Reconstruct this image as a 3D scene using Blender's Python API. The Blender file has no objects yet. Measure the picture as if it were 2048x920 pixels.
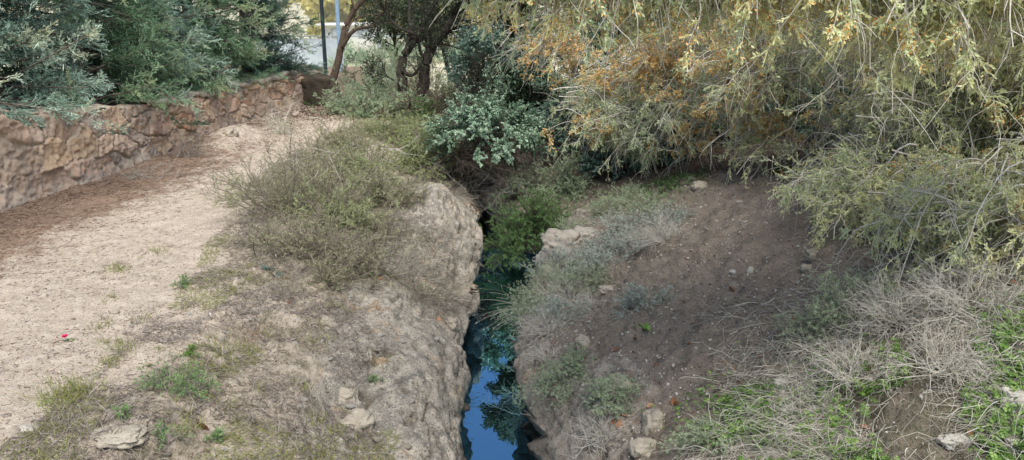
import bpy, math, random
import numpy as np
from mathutils import Vector
from mathutils.bvhtree import BVHTree

random.seed(7)
RNG = np.random.default_rng(11)
scene = bpy.context.scene
COL = scene.collection
WATER_Z = -1.45

# ------------------------------------------------------------------ camera
CAM = np.array([0.0, 0.0, 2.7]); PITCH = math.radians(16.0); FPX = 1577.0
cp, sp = math.cos(PITCH), math.sin(PITCH)

def ray(u, v):
    a = (u-1024)/FPX; b = (460-v)/FPX
    return np.array([a, cp + b*sp, -sp + b*cp])

def at(u, v, Y=None, z=None):
    d = ray(u, v)
    t = (Y/d[1]) if Y is not None else ((z-CAM[2])/d[2])
    return CAM + d*t

# ------------------------------------------------------------------ noise
def _hash(ix, iy, iz, s):
    h = (ix.astype(np.int64)*374761393 + iy.astype(np.int64)*668265263 + iz.astype(np.int64)*1274126177 + s*974711) & 0xffffffff
    h = ((h ^ (h >> 13))*1274126177) & 0xffffffff
    h = ((h ^ (h >> 16))*2246822519) & 0xffffffff
    return ((h ^ (h >> 15)) & 0xffffff)/float(0xffffff)

def vnoise(p, s=0):
    i = np.floor(p).astype(np.int64); f = p-i; f = f*f*f*(f*(f*6-15)+10)
    r = 0
    for a in (0, 1):
        wx = f[:, 0] if a else 1-f[:, 0]
        for b in (0, 1):
            wy = f[:, 1] if b else 1-f[:, 1]
            for c in (0, 1):
                wz = f[:, 2] if c else 1-f[:, 2]
                r = r + wx*wy*wz*_hash(i[:, 0]+a, i[:, 1]+b, i[:, 2]+c, s)
    return r*2-1

def fbm(p, oct=4, s=0, gain=0.5):
    r = 0; a = 1.0; q = p.copy()
    for o in range(oct):
        r = r + a*vnoise(q, s+o*17); q = q*2.03+3.1; a *= gain
    return r

def ridged(p, oct=4, s=0):
    r = 0; a = 1.0; q = p.copy()
    for o in range(oct):
        r = r + a*(1-np.abs(vnoise(q, s+o*13))*2); q = q*2.1+1.7; a *= 0.5
    return r/1.9

def worley(p, s=0):
    i = np.floor(p).astype(np.int64)
    f1 = np.full(len(p), 9.0); f2 = np.full(len(p), 9.0); idv = np.zeros(len(p))
    for a in (-1, 0, 1):
        for b in (-1, 0, 1):
            for c in (-1, 0, 1):
                x, y, z = i[:, 0]+a, i[:, 1]+b, i[:, 2]+c
                fx = x+_hash(x, y, z, s); fy = y+_hash(x, y, z, s+1); fz = z+_hash(x, y, z, s+2)
                d = np.sqrt((fx-p[:, 0])**2+(fy-p[:, 1])**2+(fz-p[:, 2])**2)
                hid = _hash(x, y, z, s+3)
                near = d < f1
                f2 = np.where(near, f1, np.minimum(f2, d))
                idv = np.where(near, hid, idv); f1 = np.where(near, d, f1)
    return f1, f2, idv

def worley2(p, s=0):
    i = np.floor(p).astype(np.int64)
    f1 = np.full(len(p), 9.0); f2 = np.full(len(p), 9.0); idv = np.zeros(len(p))
    zz = np.zeros(len(p), dtype=np.int64)
    for a in (-1, 0, 1):
        for b in (-1, 0, 1):
            x, y = i[:, 0]+a, i[:, 1]+b
            fx = x+_hash(x, y, zz, s)*.9; fy = y+_hash(x, y, zz, s+1)*.9
            d = np.hypot(fx-p[:, 0], fy-p[:, 1])
            hid = _hash(x, y, zz, s+3)
            near = d < f1
            f2 = np.where(near, f1, np.minimum(f2, d))
            idv = np.where(near, hid, idv); f1 = np.where(near, d, f1)
    return f1, f2, idv

def sstep(a, b, x):
    t = np.clip((x-a)/(b-a), 0, 1); return t*t*(3-2*t)

def nrm(v):
    return v/np.maximum(np.linalg.norm(v, axis=-1, keepdims=True), 1e-9)

# ------------------------------------------------------------------ materials
def newmat(name):
    m = bpy.data.materials.new(name); m.use_nodes = True
    m.node_tree.nodes.clear(); return m

class NT:
    def __init__(s, m): s.t = m.node_tree; s.n = s.t.nodes; s.l = s.t.links
    def node(s, typ, **kw):
        n = s.n.new(typ)
        for k, v in kw.items(): setattr(n, k, v)
        return n
    def link(s, a, b): s.l.new(a, b)
    def setin(s, sock, v):
        if hasattr(v, 'is_output'): s.l.new(v, sock)
        elif isinstance(v, tuple): sock.default_value = v if len(v) == 4 else (*v, 1)
        else: sock.default_value = v
    def attr(s, name):
        return s.node('ShaderNodeAttribute', attribute_name=name).outputs['Fac']
    def pos(s):
        return s.node('ShaderNodeTexCoord').outputs['Object']
    def noise(s, scale, detail=6, rough=.6, vec=None, dist=0):
        n = s.node('ShaderNodeTexNoise'); n.inputs['Scale'].default_value = scale
        n.inputs['Detail'].default_value = detail; n.inputs['Roughness'].default_value = rough
        n.inputs['Distortion'].default_value = dist
        s.l.new(vec if vec is not None else s.pos(), n.inputs['Vector']); return n.outputs['Fac']
    def voro(s, scale, vec=None, feature='F1', out='Distance'):
        n = s.node('ShaderNodeTexVoronoi', feature=feature); n.inputs['Scale'].default_value = scale
        s.l.new(vec if vec is not None else s.pos(), n.inputs['Vector']); return n.outputs[out]
    def rng(s, v, a, b, c=0., d=1.):
        n = s.node('ShaderNodeMapRange'); n.interpolation_type = 'SMOOTHSTEP'
        s.setin(n.inputs['Value'], v)
        for k, x in zip(('From Min', 'From Max', 'To Min', 'To Max'), (a, b, c, d)): n.inputs[k].default_value = x
        return n.outputs['Result']
    def math(s, op, a, b=0.5):
        n = s.node('ShaderNodeMath', operation=op); s.setin(n.inputs[0], a); s.setin(n.inputs[1], b); return n.outputs[0]
    def mix(s, f, a, b, bt='MIX'):
        n = s.node('ShaderNodeMix', data_type='RGBA', blend_type=bt)
        s.setin(n.inputs['Factor'], f); s.setin(n.inputs['A'], a); s.setin(n.inputs['B'], b)
        return n.outputs['Result']
    def ramp(s, f, stops):
        n = s.node('ShaderNodeValToRGB'); e = n.color_ramp.elements
        while len(e) < len(stops): e.new(0.5)
        for el, (p, c) in zip(e, stops): el.position = p; el.color = (*c, 1)
        s.setin(n.inputs['Fac'], f); return n.outputs['Color']
    def bump(s, h, strength=.5, dist=.01):
        n = s.node('ShaderNodeBump'); n.inputs['Strength'].default_value = strength
        n.inputs['Distance'].default_value = dist; s.l.new(h, n.inputs['Height']); return n.outputs['Normal']
    def principled(s, col, rough=.9, normal=None, spec=.25, metal=0.):
        n = s.node('ShaderNodeBsdfPrincipled'); s.setin(n.inputs['Base Color'], col); s.setin(n.inputs['Roughness'], rough)
        n.inputs['Specular IOR Level'].default_value = spec; n.inputs['Metallic'].default_value = metal
        if normal is not None: s.l.new(normal, n.inputs['Normal'])
        return n.outputs[0]
    def out(s, sh):
        o = s.node('ShaderNodeOutputMaterial'); s.l.new(sh, o.inputs['Surface'])

def leaf_mat(name, stops, trans=.25, rough=.55, spec=.3):
    m = newmat(name); t = NT(m)
    f = t.math('ADD', t.attr('tint'), t.math('MULTIPLY', t.math('SUBTRACT', t.noise(9, 3), .5), .25))
    c = t.ramp(f, stops)
    p = t.principled(c, rough, spec=spec)
    tr = t.node('ShaderNodeBsdfTranslucent'); t.setin(tr.inputs['Color'], c)
    mx = t.node('ShaderNodeMixShader'); mx.inputs[0].default_value = trans
    t.link(p, mx.inputs[1]); t.link(tr.outputs[0], mx.inputs[2]); t.out(mx.outputs[0]); return m

def bark_mat(name, c1, c2, scale=14):
    m = newmat(name); t = NT(m)
    n = t.noise(scale, 6, .7); n2 = t.noise(scale*6, 4, .7)
    c = t.mix(t.rng(n, .35, .65), c1, c2)
    t.out(t.principled(c, .9, t.bump(t.math('ADD', n, n2), .7, .01))); return m

def soil_mat(name, kind):
    m = newmat(name); t = NT(m)
    big = t.noise(.9, 5, .6); mid = t.noise(7, 6, .65); fine = t.noise(55, 5, .7); tiny = t.noise(190, 3, .7)
    vor = t.voro(60); vcol = t.voro(60, out='Color')
    rock = t.attr('rock'); litter = t.attr('litter'); moss = t.attr('moss'); path = t.attr('path')
    if kind == 'left':
        soil = t.mix(t.rng(mid, .35, .7), (.56, .465, .37), (.74, .635, .52))
        soil = t.mix(t.rng(fine, .50, .66), soil, (.36, .275, .20))
        soil = t.mix(t.rng(tiny, .58, .68), soil, (.82, .72, .60)); soil = t.mix(t.rng(t.noise(120, 3, .8), .60, .68), soil, (.20, .15, .11))
        # small stones in the soil
        peb = t.rng(vor, .18, .30, 1, 0)
        soil = t.mix(t.math('MULTIPLY', peb, t.rng(t.noise(23, 2), .5, .62)), soil, t.mix(.5, vcol, (.72, .62, .52)))
        soil = t.mix(t.math('MULTIPLY', moss, .5), soil, t.mix(t.rng(mid, .4, .62), (.53, .455, .36), (.38, .32, .25)))
        grassy = t.mix(t.rng(fine, .4, .6), (.33, .28, .205), (.15, .13, .08))
        soil = t.mix(t.math('MULTIPLY', moss, t.rng(t.noise(4, 7, .75), .40, .60)), soil, grassy)
        rk = t.mix(t.rng(big, .38, .62), (.50, .445, .365), (.34, .31, .265))
        rk = t.mix(t.rng(mid, .44, .60), rk, (.58, .515, .42))
        rk = t.mix(t.rng(t.noise(2.4, 7, .72), .57, .66), rk, (.58, .41, .255))
        rk = t.mix(t.rng(t.noise(4.5, 8, .85), .50, .58), rk, (.25, .23, .195)); rk = t.mix(t.rng(t.noise(8.5, 8, .85, dist=.4), .55, .60), rk, (.34, .30, .24))
        rk = t.mix(t.rng(fine, .53, .61), rk, (.16, .14, .115)); rk = t.mix(t.rng(tiny, .58, .66), rk, (.10, .09, .075))
        rk = t.mix(t.rng(t.noise(30, 5, .8, dist=.8), .57, .65), rk, (.70, .66, .57))
        rk = t.mix(t.rng(t.noise(11, 6, .8), .62, .70), rk, (.13, .12, .10))
        rk = t.mix(t.rng(t.noise(6.3, 6, .75), .66, .72), rk, (.22, .19, .06))
    else:
        soil = t.mix(t.rng(mid, .35, .7), (.225, .185, .145), (.34, .285, .23))
        soil = t.mix(t.rng(big, .4, .66), soil, (.30, .245, .20))
        soil = t.mix(t.rng(fine, .52, .68), soil, (.085, .058, .043))
        soil = t.mix(t.rng(tiny, .62, .70), soil, (.34, .27, .22))
        peb = t.rng(vor, .16, .26, 1, 0)
        soil = t.mix(t.math('MULTIPLY', peb, t.rng(t.noise(23, 2), .54, .64)), soil, t.mix(.35, (.30, .25, .20), vcol))
        grassy = t.mix(t.rng(fine, .4, .6), (.23, .20, .15), (.12, .12, .06))
        soil = t.mix(t.math('MULTIPLY', moss, t.rng(mid, .3, .58)), soil, grassy)
        rk = t.mix(t.rng(big, .38, .62), (.37, .32, .255), (.25, .22, .185))
        rk = t.mix(t.rng(mid, .44, .60), rk, (.45, .39, .32))
        rk = t.mix(t.rng(t.noise(2.4, 7, .72), .55, .64), rk, (.34, .24, .175))
        rk = t.mix(t.rng(t.noise(4.5, 8, .8), .53, .62), rk, (.17, .15, .13))
        rk = t.mix(t.rng(fine, .55, .64), rk, (.12, .10, .085))
        rk = t.mix(t.rng(t.noise(30, 5, .8, dist=.8), .58, .66), rk, (.56, .53, .46))
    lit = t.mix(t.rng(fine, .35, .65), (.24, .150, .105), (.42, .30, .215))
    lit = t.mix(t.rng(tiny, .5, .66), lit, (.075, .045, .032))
    if kind == 'right': lit = t.mix(.62, lit, (.045, .035, .03))  # darker litter here also carries the deep shade under the juniper as colour
    edge = t.rng(t.math('ADD', rock, t.math('MULTIPLY', t.math('SUBTRACT', mid, .5), .9)), .35, .65)
    c = t.mix(edge, soil, rk)
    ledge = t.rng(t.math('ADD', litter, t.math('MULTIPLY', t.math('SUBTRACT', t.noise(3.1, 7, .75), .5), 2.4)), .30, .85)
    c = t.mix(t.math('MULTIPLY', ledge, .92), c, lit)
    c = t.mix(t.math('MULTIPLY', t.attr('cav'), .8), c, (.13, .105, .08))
    wet_shade = t.attr('wet_shade')
    c = t.mix(wet_shade, c, (.022, .020, .015))  # wet rock at the waterline, painted near black so the gorge reads shaded
    h = t.math('ADD', t.math('MULTIPLY', mid, .8), t.math('ADD', t.math('MULTIPLY', fine, .6), t.math('MULTIPLY', tiny, .25)))
    h = t.math('ADD', h, t.math('MULTIPLY', t.rng(vor, .05, .35, 1, 0), .25))
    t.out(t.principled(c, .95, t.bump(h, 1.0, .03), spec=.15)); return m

def rock_mat(name, c1, c2, c3, dark):
    m = newmat(name); t = NT(m)
    a = t.noise(4, 6, .7); b = t.noise(22, 6, .75); f = t.noise(80, 3, .7)
    c = t.mix(t.rng(a, .38, .62), c1, c2); c = t.mix(t.rng(b, .54, .66), c, c3); c = t.mix(t.rng(t.noise(13, 5, .8), .58, .68), c, dark)
    t.out(t.principled(c, .95, t.bump(t.math('ADD', b, t.math('MULTIPLY', f, .4)), .9, .02), spec=.15)); return m

def plain(name, c, rough=.7, metal=0., scale=20, amt=.25):
    m = newmat(name); t = NT(m)
    n = t.noise(scale, 5, .6)
    cc = t.mix(t.rng(n, .3, .7), tuple(x*(1-amt) for x in c), tuple(min(1, x*(1+amt)) for x in c))
    t.out(t.principled(cc, rough, spec=.3, metal=metal)); return m

MAT = {}
MAT['left'] = soil_mat('pale_soil_and_rock', 'left')
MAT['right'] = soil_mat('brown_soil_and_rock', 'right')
MAT['cypress_blue'] = leaf_mat('blue_cypress_leaf', [(0, (.07, .13, .10)), (.4, (.29, .43, .34)), (.75, (.52, .67, .54)), (.9, (.62, .73, .58)), (1, (.56, .58, .38))], .2)
MAT['cypress_green'] = leaf_mat('green_cypress_leaf', [(0, (.06, .12, .07)), (.5, (.23, .38, .22)), (.85, (.43, .58, .35)), (1, (.52, .54, .30))], .2)
MAT['cypress_dark'] = leaf_mat('dark_cypress_leaf', [(0, (0.025, 0.060, 0.048)), (.5, (0.085, 0.170, 0.133)), (.9, (0.221, 0.357, 0.255)), (1, (0.374, 0.459, 0.221))], .2)
MAT['juniper'] = leaf_mat('drooping_juniper_leaf', [(0, (.25, .31, .20)), (.3, (.52, .60, .38)), (.52, (.78, .82, .47)), (.64, (.82, .77, .43)), (.8, (.74, .47, .16)), (1, (.68, .36, .11))], .3)
MAT['cones'] = leaf_mat('orange_cone_cluster', [(0, (.62, .31, .10)), (.5, (.84, .50, .18)), (1, (.85, .64, .30))], .2)
MAT['oak'] = leaf_mat('dark_oak_leaf', [(0, (0.019, 0.029, 0.018)), (.6, (0.064, 0.096, 0.048)), (1, (0.192, 0.240, 0.128))], .2)
MAT['ivy'] = leaf_mat('evergreen_broad_leaf', [(0, (.06, .115, .075)), (.5, (.21, .33, .215)), (1, (.43, .55, .39))], .15, .4, .5)
MAT['teal'] = leaf_mat('teal_broad_leaf', [(0, (.03, .07, .05)), (.5, (.11, .20, .15)), (1, (.24, .36, .28))], .15, .4, .5)
MAT['bright'] = leaf_mat('bright_green_leaf', [(0, (.03, .075, .022)), (.5, (.095, .19, .06)), (1, (.21, .33, .12))], .25)
MAT['scrub'] = leaf_mat('scrub_leaf', [(0, (.12, .13, .065)), (.5, (.31, .325, .175)), (1, (.52, .52, .31))], .25)
MAT['scrubgreen'] = leaf_mat('fresh_scrub_leaf', [(0, (.13, .17, .07)), (.5, (.31, .375, .16)), (1, (.50, .55, .27))], .25)
MAT['sage'] = leaf_mat('grey_sage_leaf', [(0, (0.162, 0.203, 0.169)), (.5, (0.338, 0.398, 0.338)), (1, (0.567, 0.621, 0.540))], .15)
MAT['feather'] = leaf_mat('feathery_leaf', [(0, (0.131, 0.189, 0.109)), (.5, (0.290, 0.377, 0.225)), (1, (0.478, 0.551, 0.348))], .2)
MAT['weed'] = leaf_mat('weed_leaf', [(0, (0.056, 0.126, 0.042)), (.5, (0.154, 0.266, 0.098)), (1, (0.336, 0.462, 0.182))], .2)
MAT['clover'] = leaf_mat('clover_leaf', [(0, (.06, .135, .025)), (.5, (.17, .31, .06)), (1, (.33, .47, .14))], .3)
MAT['grass'] = leaf_mat('olive_grass', [(0, (0.156, 0.143, 0.065)), (.4, (0.286, 0.273, 0.098)), (.75, (0.286, 0.351, 0.098)), (1, (0.520, 0.494, 0.260))], .25)
MAT['dry'] = leaf_mat('dry_grass', [(0, (.17, .145, .115)), (.4, (.36, .325, .265)), (.8, (.56, .52, .44)), (1, (.68, .65, .57))], .2)
MAT['drygrey'] = leaf_mat('dry_grey_twig', [(0, (0.162, 0.135, 0.115)), (.5, (0.338, 0.290, 0.250)), (1, (0.567, 0.499, 0.432))], .05)
MAT['litter'] = leaf_mat('twig_litter', [(0, (.06, .038, .028)), (.5, (.16, .10, .07)), (1, (.32, .22, .15))], .05)
MAT['deadleaf'] = leaf_mat('dead_leaf', [(0, (.20, .085, .04)), (.5, (.36, .17, .085)), (1, (.50, .29, .17))], .2)
MAT['yellowtree'] = leaf_mat('sunlit_yellow_leaf', [(0, (.45, .42, .12)), (.5, (.75, .68, .26)), (1, (.85, .80, .5))], .4)  # sunlight on the far trees is mixed into these yellows
MAT['pale'] = leaf_mat('pale_background_leaf', [(0, (0.140, 0.224, 0.126)), (.5, (0.336, 0.462, 0.280)), (1, (0.588, 0.700, 0.462))], .3)
MAT['twig'] = bark_mat('pale_twig_bark', (.78, .74, .66), (.52, .47, .385), 30)
MAT['twigdark'] = bark_mat('dark_twig_bark', (.085, .065, .05), (.16, .125, .095), 30)
MAT['greytwig'] = bark_mat('grey_twig_bark', (.30, .265, .225), (.45, .40, .345), 30)
MAT['scrubtwig'] = bark_mat('scrub_twig_bark', (.20, .165, .125), (.38, .325, .255), 30)
MAT['oakbark'] = bark_mat('black_oak_bark', (.03, .025, .021), (.085, .07, .058))
MAT['brownbark'] = bark_mat('brown_bark', (.075, .052, .038), (.15, .11, .08))
MAT['greybark'] = bark_mat('grey_bark', (.17, .145, .12), (.29, .25, .2))
MAT['rockpale'] = rock_mat('pale_limestone', (.40, .35, .275), (.48, .42, .335), (.56, .51, .43), (.17, .145, .115))
MAT['rockwhite'] = rock_mat('white_limestone', (.52, .48, .41), (.62, .59, .53), (.72, .70, .65), (.26, .23, .18))
MAT['rockgrey'] = rock_mat('grey_lichen_limestone', (.34, .305, .26), (.42, .38, .325), (.24, .215, .18), (.14, .12, .10))
MAT['rockbrown'] = rock_mat('brown_limestone', (.33, .26, .20), (.43, .36, .29), (.52, .47, .40), (.14, .11, .09))
MAT['darkrock'] = rock_mat('dark_mossy_rock', (.06, .048, .038), (.10, .08, .06), (.14, .11, .075), (.03, .03, .018))
MAT['steel'] = plain('dark_steel_paint', (.035, .05, .06), .5, .3)
MAT['bluepaint'] = plain('blue_paint', (.28, .42, .56), .5)
MAT['wire'] = plain('galvanised_wire', (.45, .50, .55), .5, .6)
MAT['screen'] = plain('pale_blue_screen', (.66, .72, .74), .8, amt=.1, scale=4)
MAT['plaster'] = plain('white_plaster', (.80, .78, .72), .9, amt=.05, scale=3)
MAT['roof'] = plain('roof_tiles', (.5, .3, .2), .9)
MAT['paper'] = plain('white_paper', (.85, .84, .80), .7, amt=.03)
MAT['filter'] = plain('tan_filter_paper', (.62, .40, .22), .7)
MAT['pink'] = plain('magenta_petal', (.70, .02, .13), .6, scale=60)

def water_mat():
    m = newmat('still_water'); t = NT(m)
    g = t.node('ShaderNodeBsdfGlossy'); g.inputs['Roughness'].default_value = .012
    t.setin(g.inputs['Color'], (.40, .74, 1.0))
    n = t.bump(t.noise(2.3, 2, .5), .05, .01); t.link(n, g.inputs['Normal'])
    d = t.principled((.006, .012, .009), .3, spec=.1)
    fr = t.node('ShaderNodeFresnel'); fr.inputs['IOR'].default_value = 2.6
    mx = t.node('ShaderNodeMixShader'); t.link(t.math('ADD', fr.outputs[0], .5), mx.inputs[0])
    t.link(d, mx.inputs[1]); t.link(g.outputs[0], mx.inputs[2]); t.out(mx.outputs[0]); return m
MAT['water'] = water_mat()

def ground_mat():
    m = newmat('sunlit_court_ground'); t = NT(m)
    c = t.mix(t.rng(t.noise(.2, 5), .4, .6), (.52, .46, .29), (.68, .62, .42))  # court colour raised to carry the sunlight that falls out there
    t.out(t.principled(c, .95)); return m
MAT['ground'] = ground_mat()

def wall_mat():
    m = newmat('rubble_masonry'); t = NT(m)
    tint = t.attr('tint'); mor = t.attr('mortar')
    c = t.ramp(tint, [(0, (.52, .33, .225)), (.2, (.64, .47, .34)), (.4, (.42, .345, .29)), (.6, (.70, .49, .31)), (.8, (.54, .42, .34)), (1, (.57, .33, .21))])
    n = t.noise(5, 6, .7); b = t.noise(26, 6, .75); f = t.noise(90, 3, .7)
    c = t.mix(t.rng(n, .52, .7), c, (.56, .45, .35)); c = t.mix(t.rng(b, .57, .68), c, (.28, .20, .15))
    c = t.mix(t.rng(t.noise(7, 5, .8), .56, .66), c, (.50, .27, .15)); c = t.mix(t.rng(t.noise(2.1, 5, .7), .55, .66), c, (.30, .245, .205))
    c = t.mix(t.math('MULTIPLY', t.rng(t.math('MULTIPLY', mor, t.rng(n, .45, .6)), .5, 1.), .5), c, (.17, .12, .085))
    c = t.mix(t.math('MULTIPLY', t.math('MULTIPLY', mor, .85), t.rng(b, .3, .55)), c, (.58, .47, .375))
    c = t.mix(t.math('MULTIPLY', t.attr('lichen'), t.rng(n, .4, .6)), c, (.42, .37, .31))
    t.out(t.principled(c, .95, t.bump(t.math('ADD', b, t.math('MULTIPLY', f, .5)), .9, .02), spec=.15)); return m
MAT['wall'] = wall_mat()

# ------------------------------------------------------------------ object helpers
def tag(o, label=None, cat=None, group=None, kind=None):
    if label: o['label'] = label
    if cat: o['category'] = cat
    if group: o['group'] = group
    if kind: o['kind'] = kind
    return o

def thing(name, label, cat, loc=(0, 0, 0), group=None):
    o = bpy.data.objects.new(name, None); COL.objects.link(o); o.location = tuple(float(x) for x in loc)
    o.empty_display_size = .1
    return tag(o, label, cat, group)

class MB:
    def __init__(s): s.v = []; s.q = []; s.t = []; s.n = 0
    def add(s, v, q, t=None):
        v = np.asarray(v, dtype=np.float32).reshape(-1, 3); q = np.asarray(q, dtype=np.int32).reshape(-1, 4)
        s.v.append(v); s.q.append(q+s.n); s.n += len(v)
        if t is None: t = np.full(len(v), .5)
        s.t.append(np.broadcast_to(np.asarray(t, dtype=np.float32), (len(v),))); return s
    def data(s): return np.concatenate(s.v), np.concatenate(s.q), np.concatenate(s.t)
    def build(s, name, mat, parent=None, attrs=None, smooth=False, origin=None, root=None):
        v, q, t = s.data()
        if parent is not None: v = v-np.array((root or parent).location, dtype=np.float32)
        elif origin is not None: v = v-np.array(origin, dtype=np.float32)
        me = bpy.data.meshes.new(name)
        me.vertices.add(len(v)); me.vertices.foreach_set('co', v.ravel())
        me.loops.add(len(q)*4); me.loops.foreach_set('vertex_index', q.ravel())
        me.polygons.add(len(q)); me.polygons.foreach_set('loop_start', np.arange(0, len(q)*4, 4, dtype=np.int32))
        a = me.attributes.new('tint', 'FLOAT', 'POINT'); a.data.foreach_set('value', t)
        for k, val in (attrs or {}).items():
            a = me.attributes.new(k, 'FLOAT', 'POINT'); a.data.foreach_set('value', val.astype(np.float32))
        me.materials.append(mat)
        me.update(calc_edges=True)
        if smooth: me.polygons.foreach_set('use_smooth', np.ones(len(q), dtype=bool))
        o = bpy.data.objects.new(name, me); COL.objects.link(o)
        if parent is not None: o.parent = parent
        elif origin is not None: o.location = tuple(float(x) for x in origin)
        return o

def grid_quads(r, c, off=0):
    i = np.arange(r-1)[:, None]*c+np.arange(c-1)[None, :]
    return np.stack([i, i+1, i+c+1, i+c], -1).reshape(-1, 4)+off

def grow(p0, d0, L, k, grav, wig, rng=RNG):
    n = len(p0); pts = np.zeros((n, k, 3)); pts[:, 0] = p0; d = nrm(np.asarray(d0, float)); p = np.array(p0, float)
    L = np.broadcast_to(np.asarray(L, float), (n,)); g = np.broadcast_to(np.asarray(grav, float), (n,))
    for i in range(1, k):
        d = d+wig*rng.normal(size=(n, 3)); d[:, 2] -= g; d = nrm(d)
        p = p+d*(L/(k-1))[:, None]; pts[:, i] = p
    return pts

def frames(pts):
    tg = np.gradient(pts, axis=1); tg = nrm(tg)
    ref = np.zeros_like(tg); ref[..., 2] = 1
    ref = np.where(np.abs(tg[..., 2:3]) > .92, np.array([1., 0, 0]), ref)
    a = nrm(np.cross(tg, ref)); b = np.cross(tg, a); return tg, a, b

def tubes(mb, pts, r0, r1, sides=3, t=None):
    n, k, _ = pts.shape
    _, a, b = frames(pts)
    r0 = np.broadcast_to(np.asarray(r0, float), (n,)); r1 = np.broadcast_to(np.asarray(r1, float), (n,))
    s = np.linspace(0, 1, k); r = r0[:, None]*(1-s)+r1[:, None]*s
    ang = np.arange(sides)*2*math.pi/sides
    v = pts[:, :, None, :]+r[:, :, None, None]*(np.cos(ang)[None, None, :, None]*a[:, :, None, :]+np.sin(ang)[None, None, :, None]*b[:, :, None, :])
    base = (np.arange(n)*k*sides)[:, None, None]+(np.arange(k-1)*sides)[None, :, None]
    j = np.arange(sides)[None, None, :]; j2 = (j+1) % sides
    q = np.stack([base+j, base+j2, base+sides+j2, base+sides+j], -1)
    tt = None if t is None else np.repeat(np.broadcast_to(np.asarray(t, float), (n,)), k*sides)
    mb.add(v, q, tt)

def ribbons(mb, pts, w0, w1, t=None, rng=RNG):
    n, k, _ = pts.shape
    tg = nrm(np.gradient(pts, axis=1)); rr = nrm(rng.normal(size=(n, 1, 3)))
    a = nrm(np.cross(tg, np.broadcast_to(rr, tg.shape)))
    w0 = np.broadcast_to(np.asarray(w0, float), (n,)); w1 = np.broadcast_to(np.asarray(w1, float), (n,))
    s = np.linspace(0, 1, k); w = (w0[:, None]*(1-s)+w1[:, None]*s)*.5
    v = np.stack([pts-a*w[..., None], pts+a*w[..., None]], 2)
    base = (np.arange(n)*k*2)[:, None]+(np.arange(k-1)*2)[None, :]
    q = np.stack([base, base+1, base+3, base+2], -1)
    mb.add(v, q, None if t is None else np.repeat(np.broadcast_to(np.asarray(t, float), (n,)), k*2))

def kites(mb, p, d, L, W, t, rng=RNG, nvec=None, fold=.0, mid=.45):
    n = len(p); d = nrm(d)
    if nvec is None: nvec = rng.normal(size=(n, 3))
    w = nrm(np.cross(d, nvec)); nn = np.cross(w, d)
    L = np.broadcast_to(np.asarray(L, float), (n,))[:, None]; W = np.broadcast_to(np.asarray(W, float), (n,))[:, None]
    v = np.stack([p, p+d*L*mid+w*W*.5+nn*W*fold, p+d*L-nn*L*fold*.3, p+d*L*mid-w*W*.5+nn*W*fold], 1)
    q = np.arange(n*4).reshape(n, 4)
    mb.add(v, q, np.repeat(np.broadcast_to(np.asarray(t, float), (n,)), 4))

def kids(pts, m, tmin, tmax, spread, rng=RNG):
    n, k, _ = pts.shape
    pi = np.repeat(np.arange(n), m); t = rng.uniform(tmin, tmax, n*m)*(k-1)
    i = np.minimum(t.astype(int), k-2); f = (t-i)[:, None]
    p = pts[pi, i]*(1-f)+pts[pi, i+1]*f
    d = nrm(pts[pi, i+1]-pts[pi, i])
    return p, nrm(d+spread*nrm(rng.normal(size=(n*m, 3)))), pi

def catmull(P, n=8):
    P = np.asarray(P, float); P = np.vstack([2*P[0]-P[1], P, 2*P[-1]-P[-2]]); out = []
    for i in range(1, len(P)-2):
        for t in np.linspace(0, 1, n, endpoint=False):
            a, b, c, d = P[i-1], P[i], P[i+1], P[i+2]
            out.append(.5*((2*b)+(-a+c)*t+(2*a-5*b+4*c-d)*t*t+(-a+3*b-3*c+d)*t**3))
    out.append(P[-2]); return np.array(out)

# ------------------------------------------------------------------ the setting: banks of the gorge
def lip_table(rows, extra_far):
    pts = [at(u, v, z=z+.2*min(1, max(0, (-z-.35)/.5))) for u, v, z in rows]
    pts = [np.array([pts[0][0], -1.0, pts[0][2]])]+pts+[np.array(e) for e in extra_far]
    pts = sorted(pts, key=lambda p: p[1]); return np.array(pts)

LIPL = lip_table([(932, 919, -1.0), (928, 850, -1.0), (922, 750, -1.0), (926, 650, -.95), (940, 580, -.85), (958, 500, -.62), (966, 460, -.5), (940, 415, -.35)],
                 [(-.62, 12.9, -.5), (-.6, 14, -.75), (-.75, 15.5, -.8), (-1.3, 18, -.7), (-1.8, 22, -.6), (-2, 31, -.6)])
LIPR = lip_table([(1118, 919, -1.1), (1078, 860, -1.05), (1050, 780, -1.0), (1040, 700, -1.0), (1050, 640, -1.0), (1068, 560, -1.0), (1098, 490, -.9)],
                 [(.75, 12.6, -.85), (.45, 13.5, -.85), (-.35, 14.4, -.85), (-1.0, 15.2, -.75), (-1.6, 18, -.65), (-2.3, 22, -.6), (-2.5, 31, -.6)])
PE = np.array([[-3.0, -1], [-2.9, 3], [-2.75, 5], [-2.7, 7], [-3.2, 9.5], [-3.9, 12], [-4.0, 16], [-3.7, 20], [-3.6, 31]])
WALLX = np.array([[-7.2, 4], [-6.9, 10.2], [-6.55, 12.7], [-6.5, 15], [-6.3, 18.5], [-5.6, 22.3]])
WALLTOP = np.array([[1.5, 4], [1.32, 10.2], [1.08, 12.7], [.86, 15.4], [.9, 18.4], [.98, 22.3]])

def wallx(y): return np.interp(y, WALLX[:, 1], WALLX[:, 0])
def walltop(y): return np.interp(y, WALLTOP[:, 1], WALLTOP[:, 0])

def gau(X, Y, cx, cy, rx, ry): return np.exp(-((X-cx)/rx)**2-((Y-cy)/ry)**2)

def yrows():
    ys = [1.2]
    while ys[-1] < 31:
        y = ys[-1]; ys.append(y+.0058*max(2.5, min(y, 14))*(1 if y < 14.5 else 2.6))
    return np.array(ys)

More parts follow.
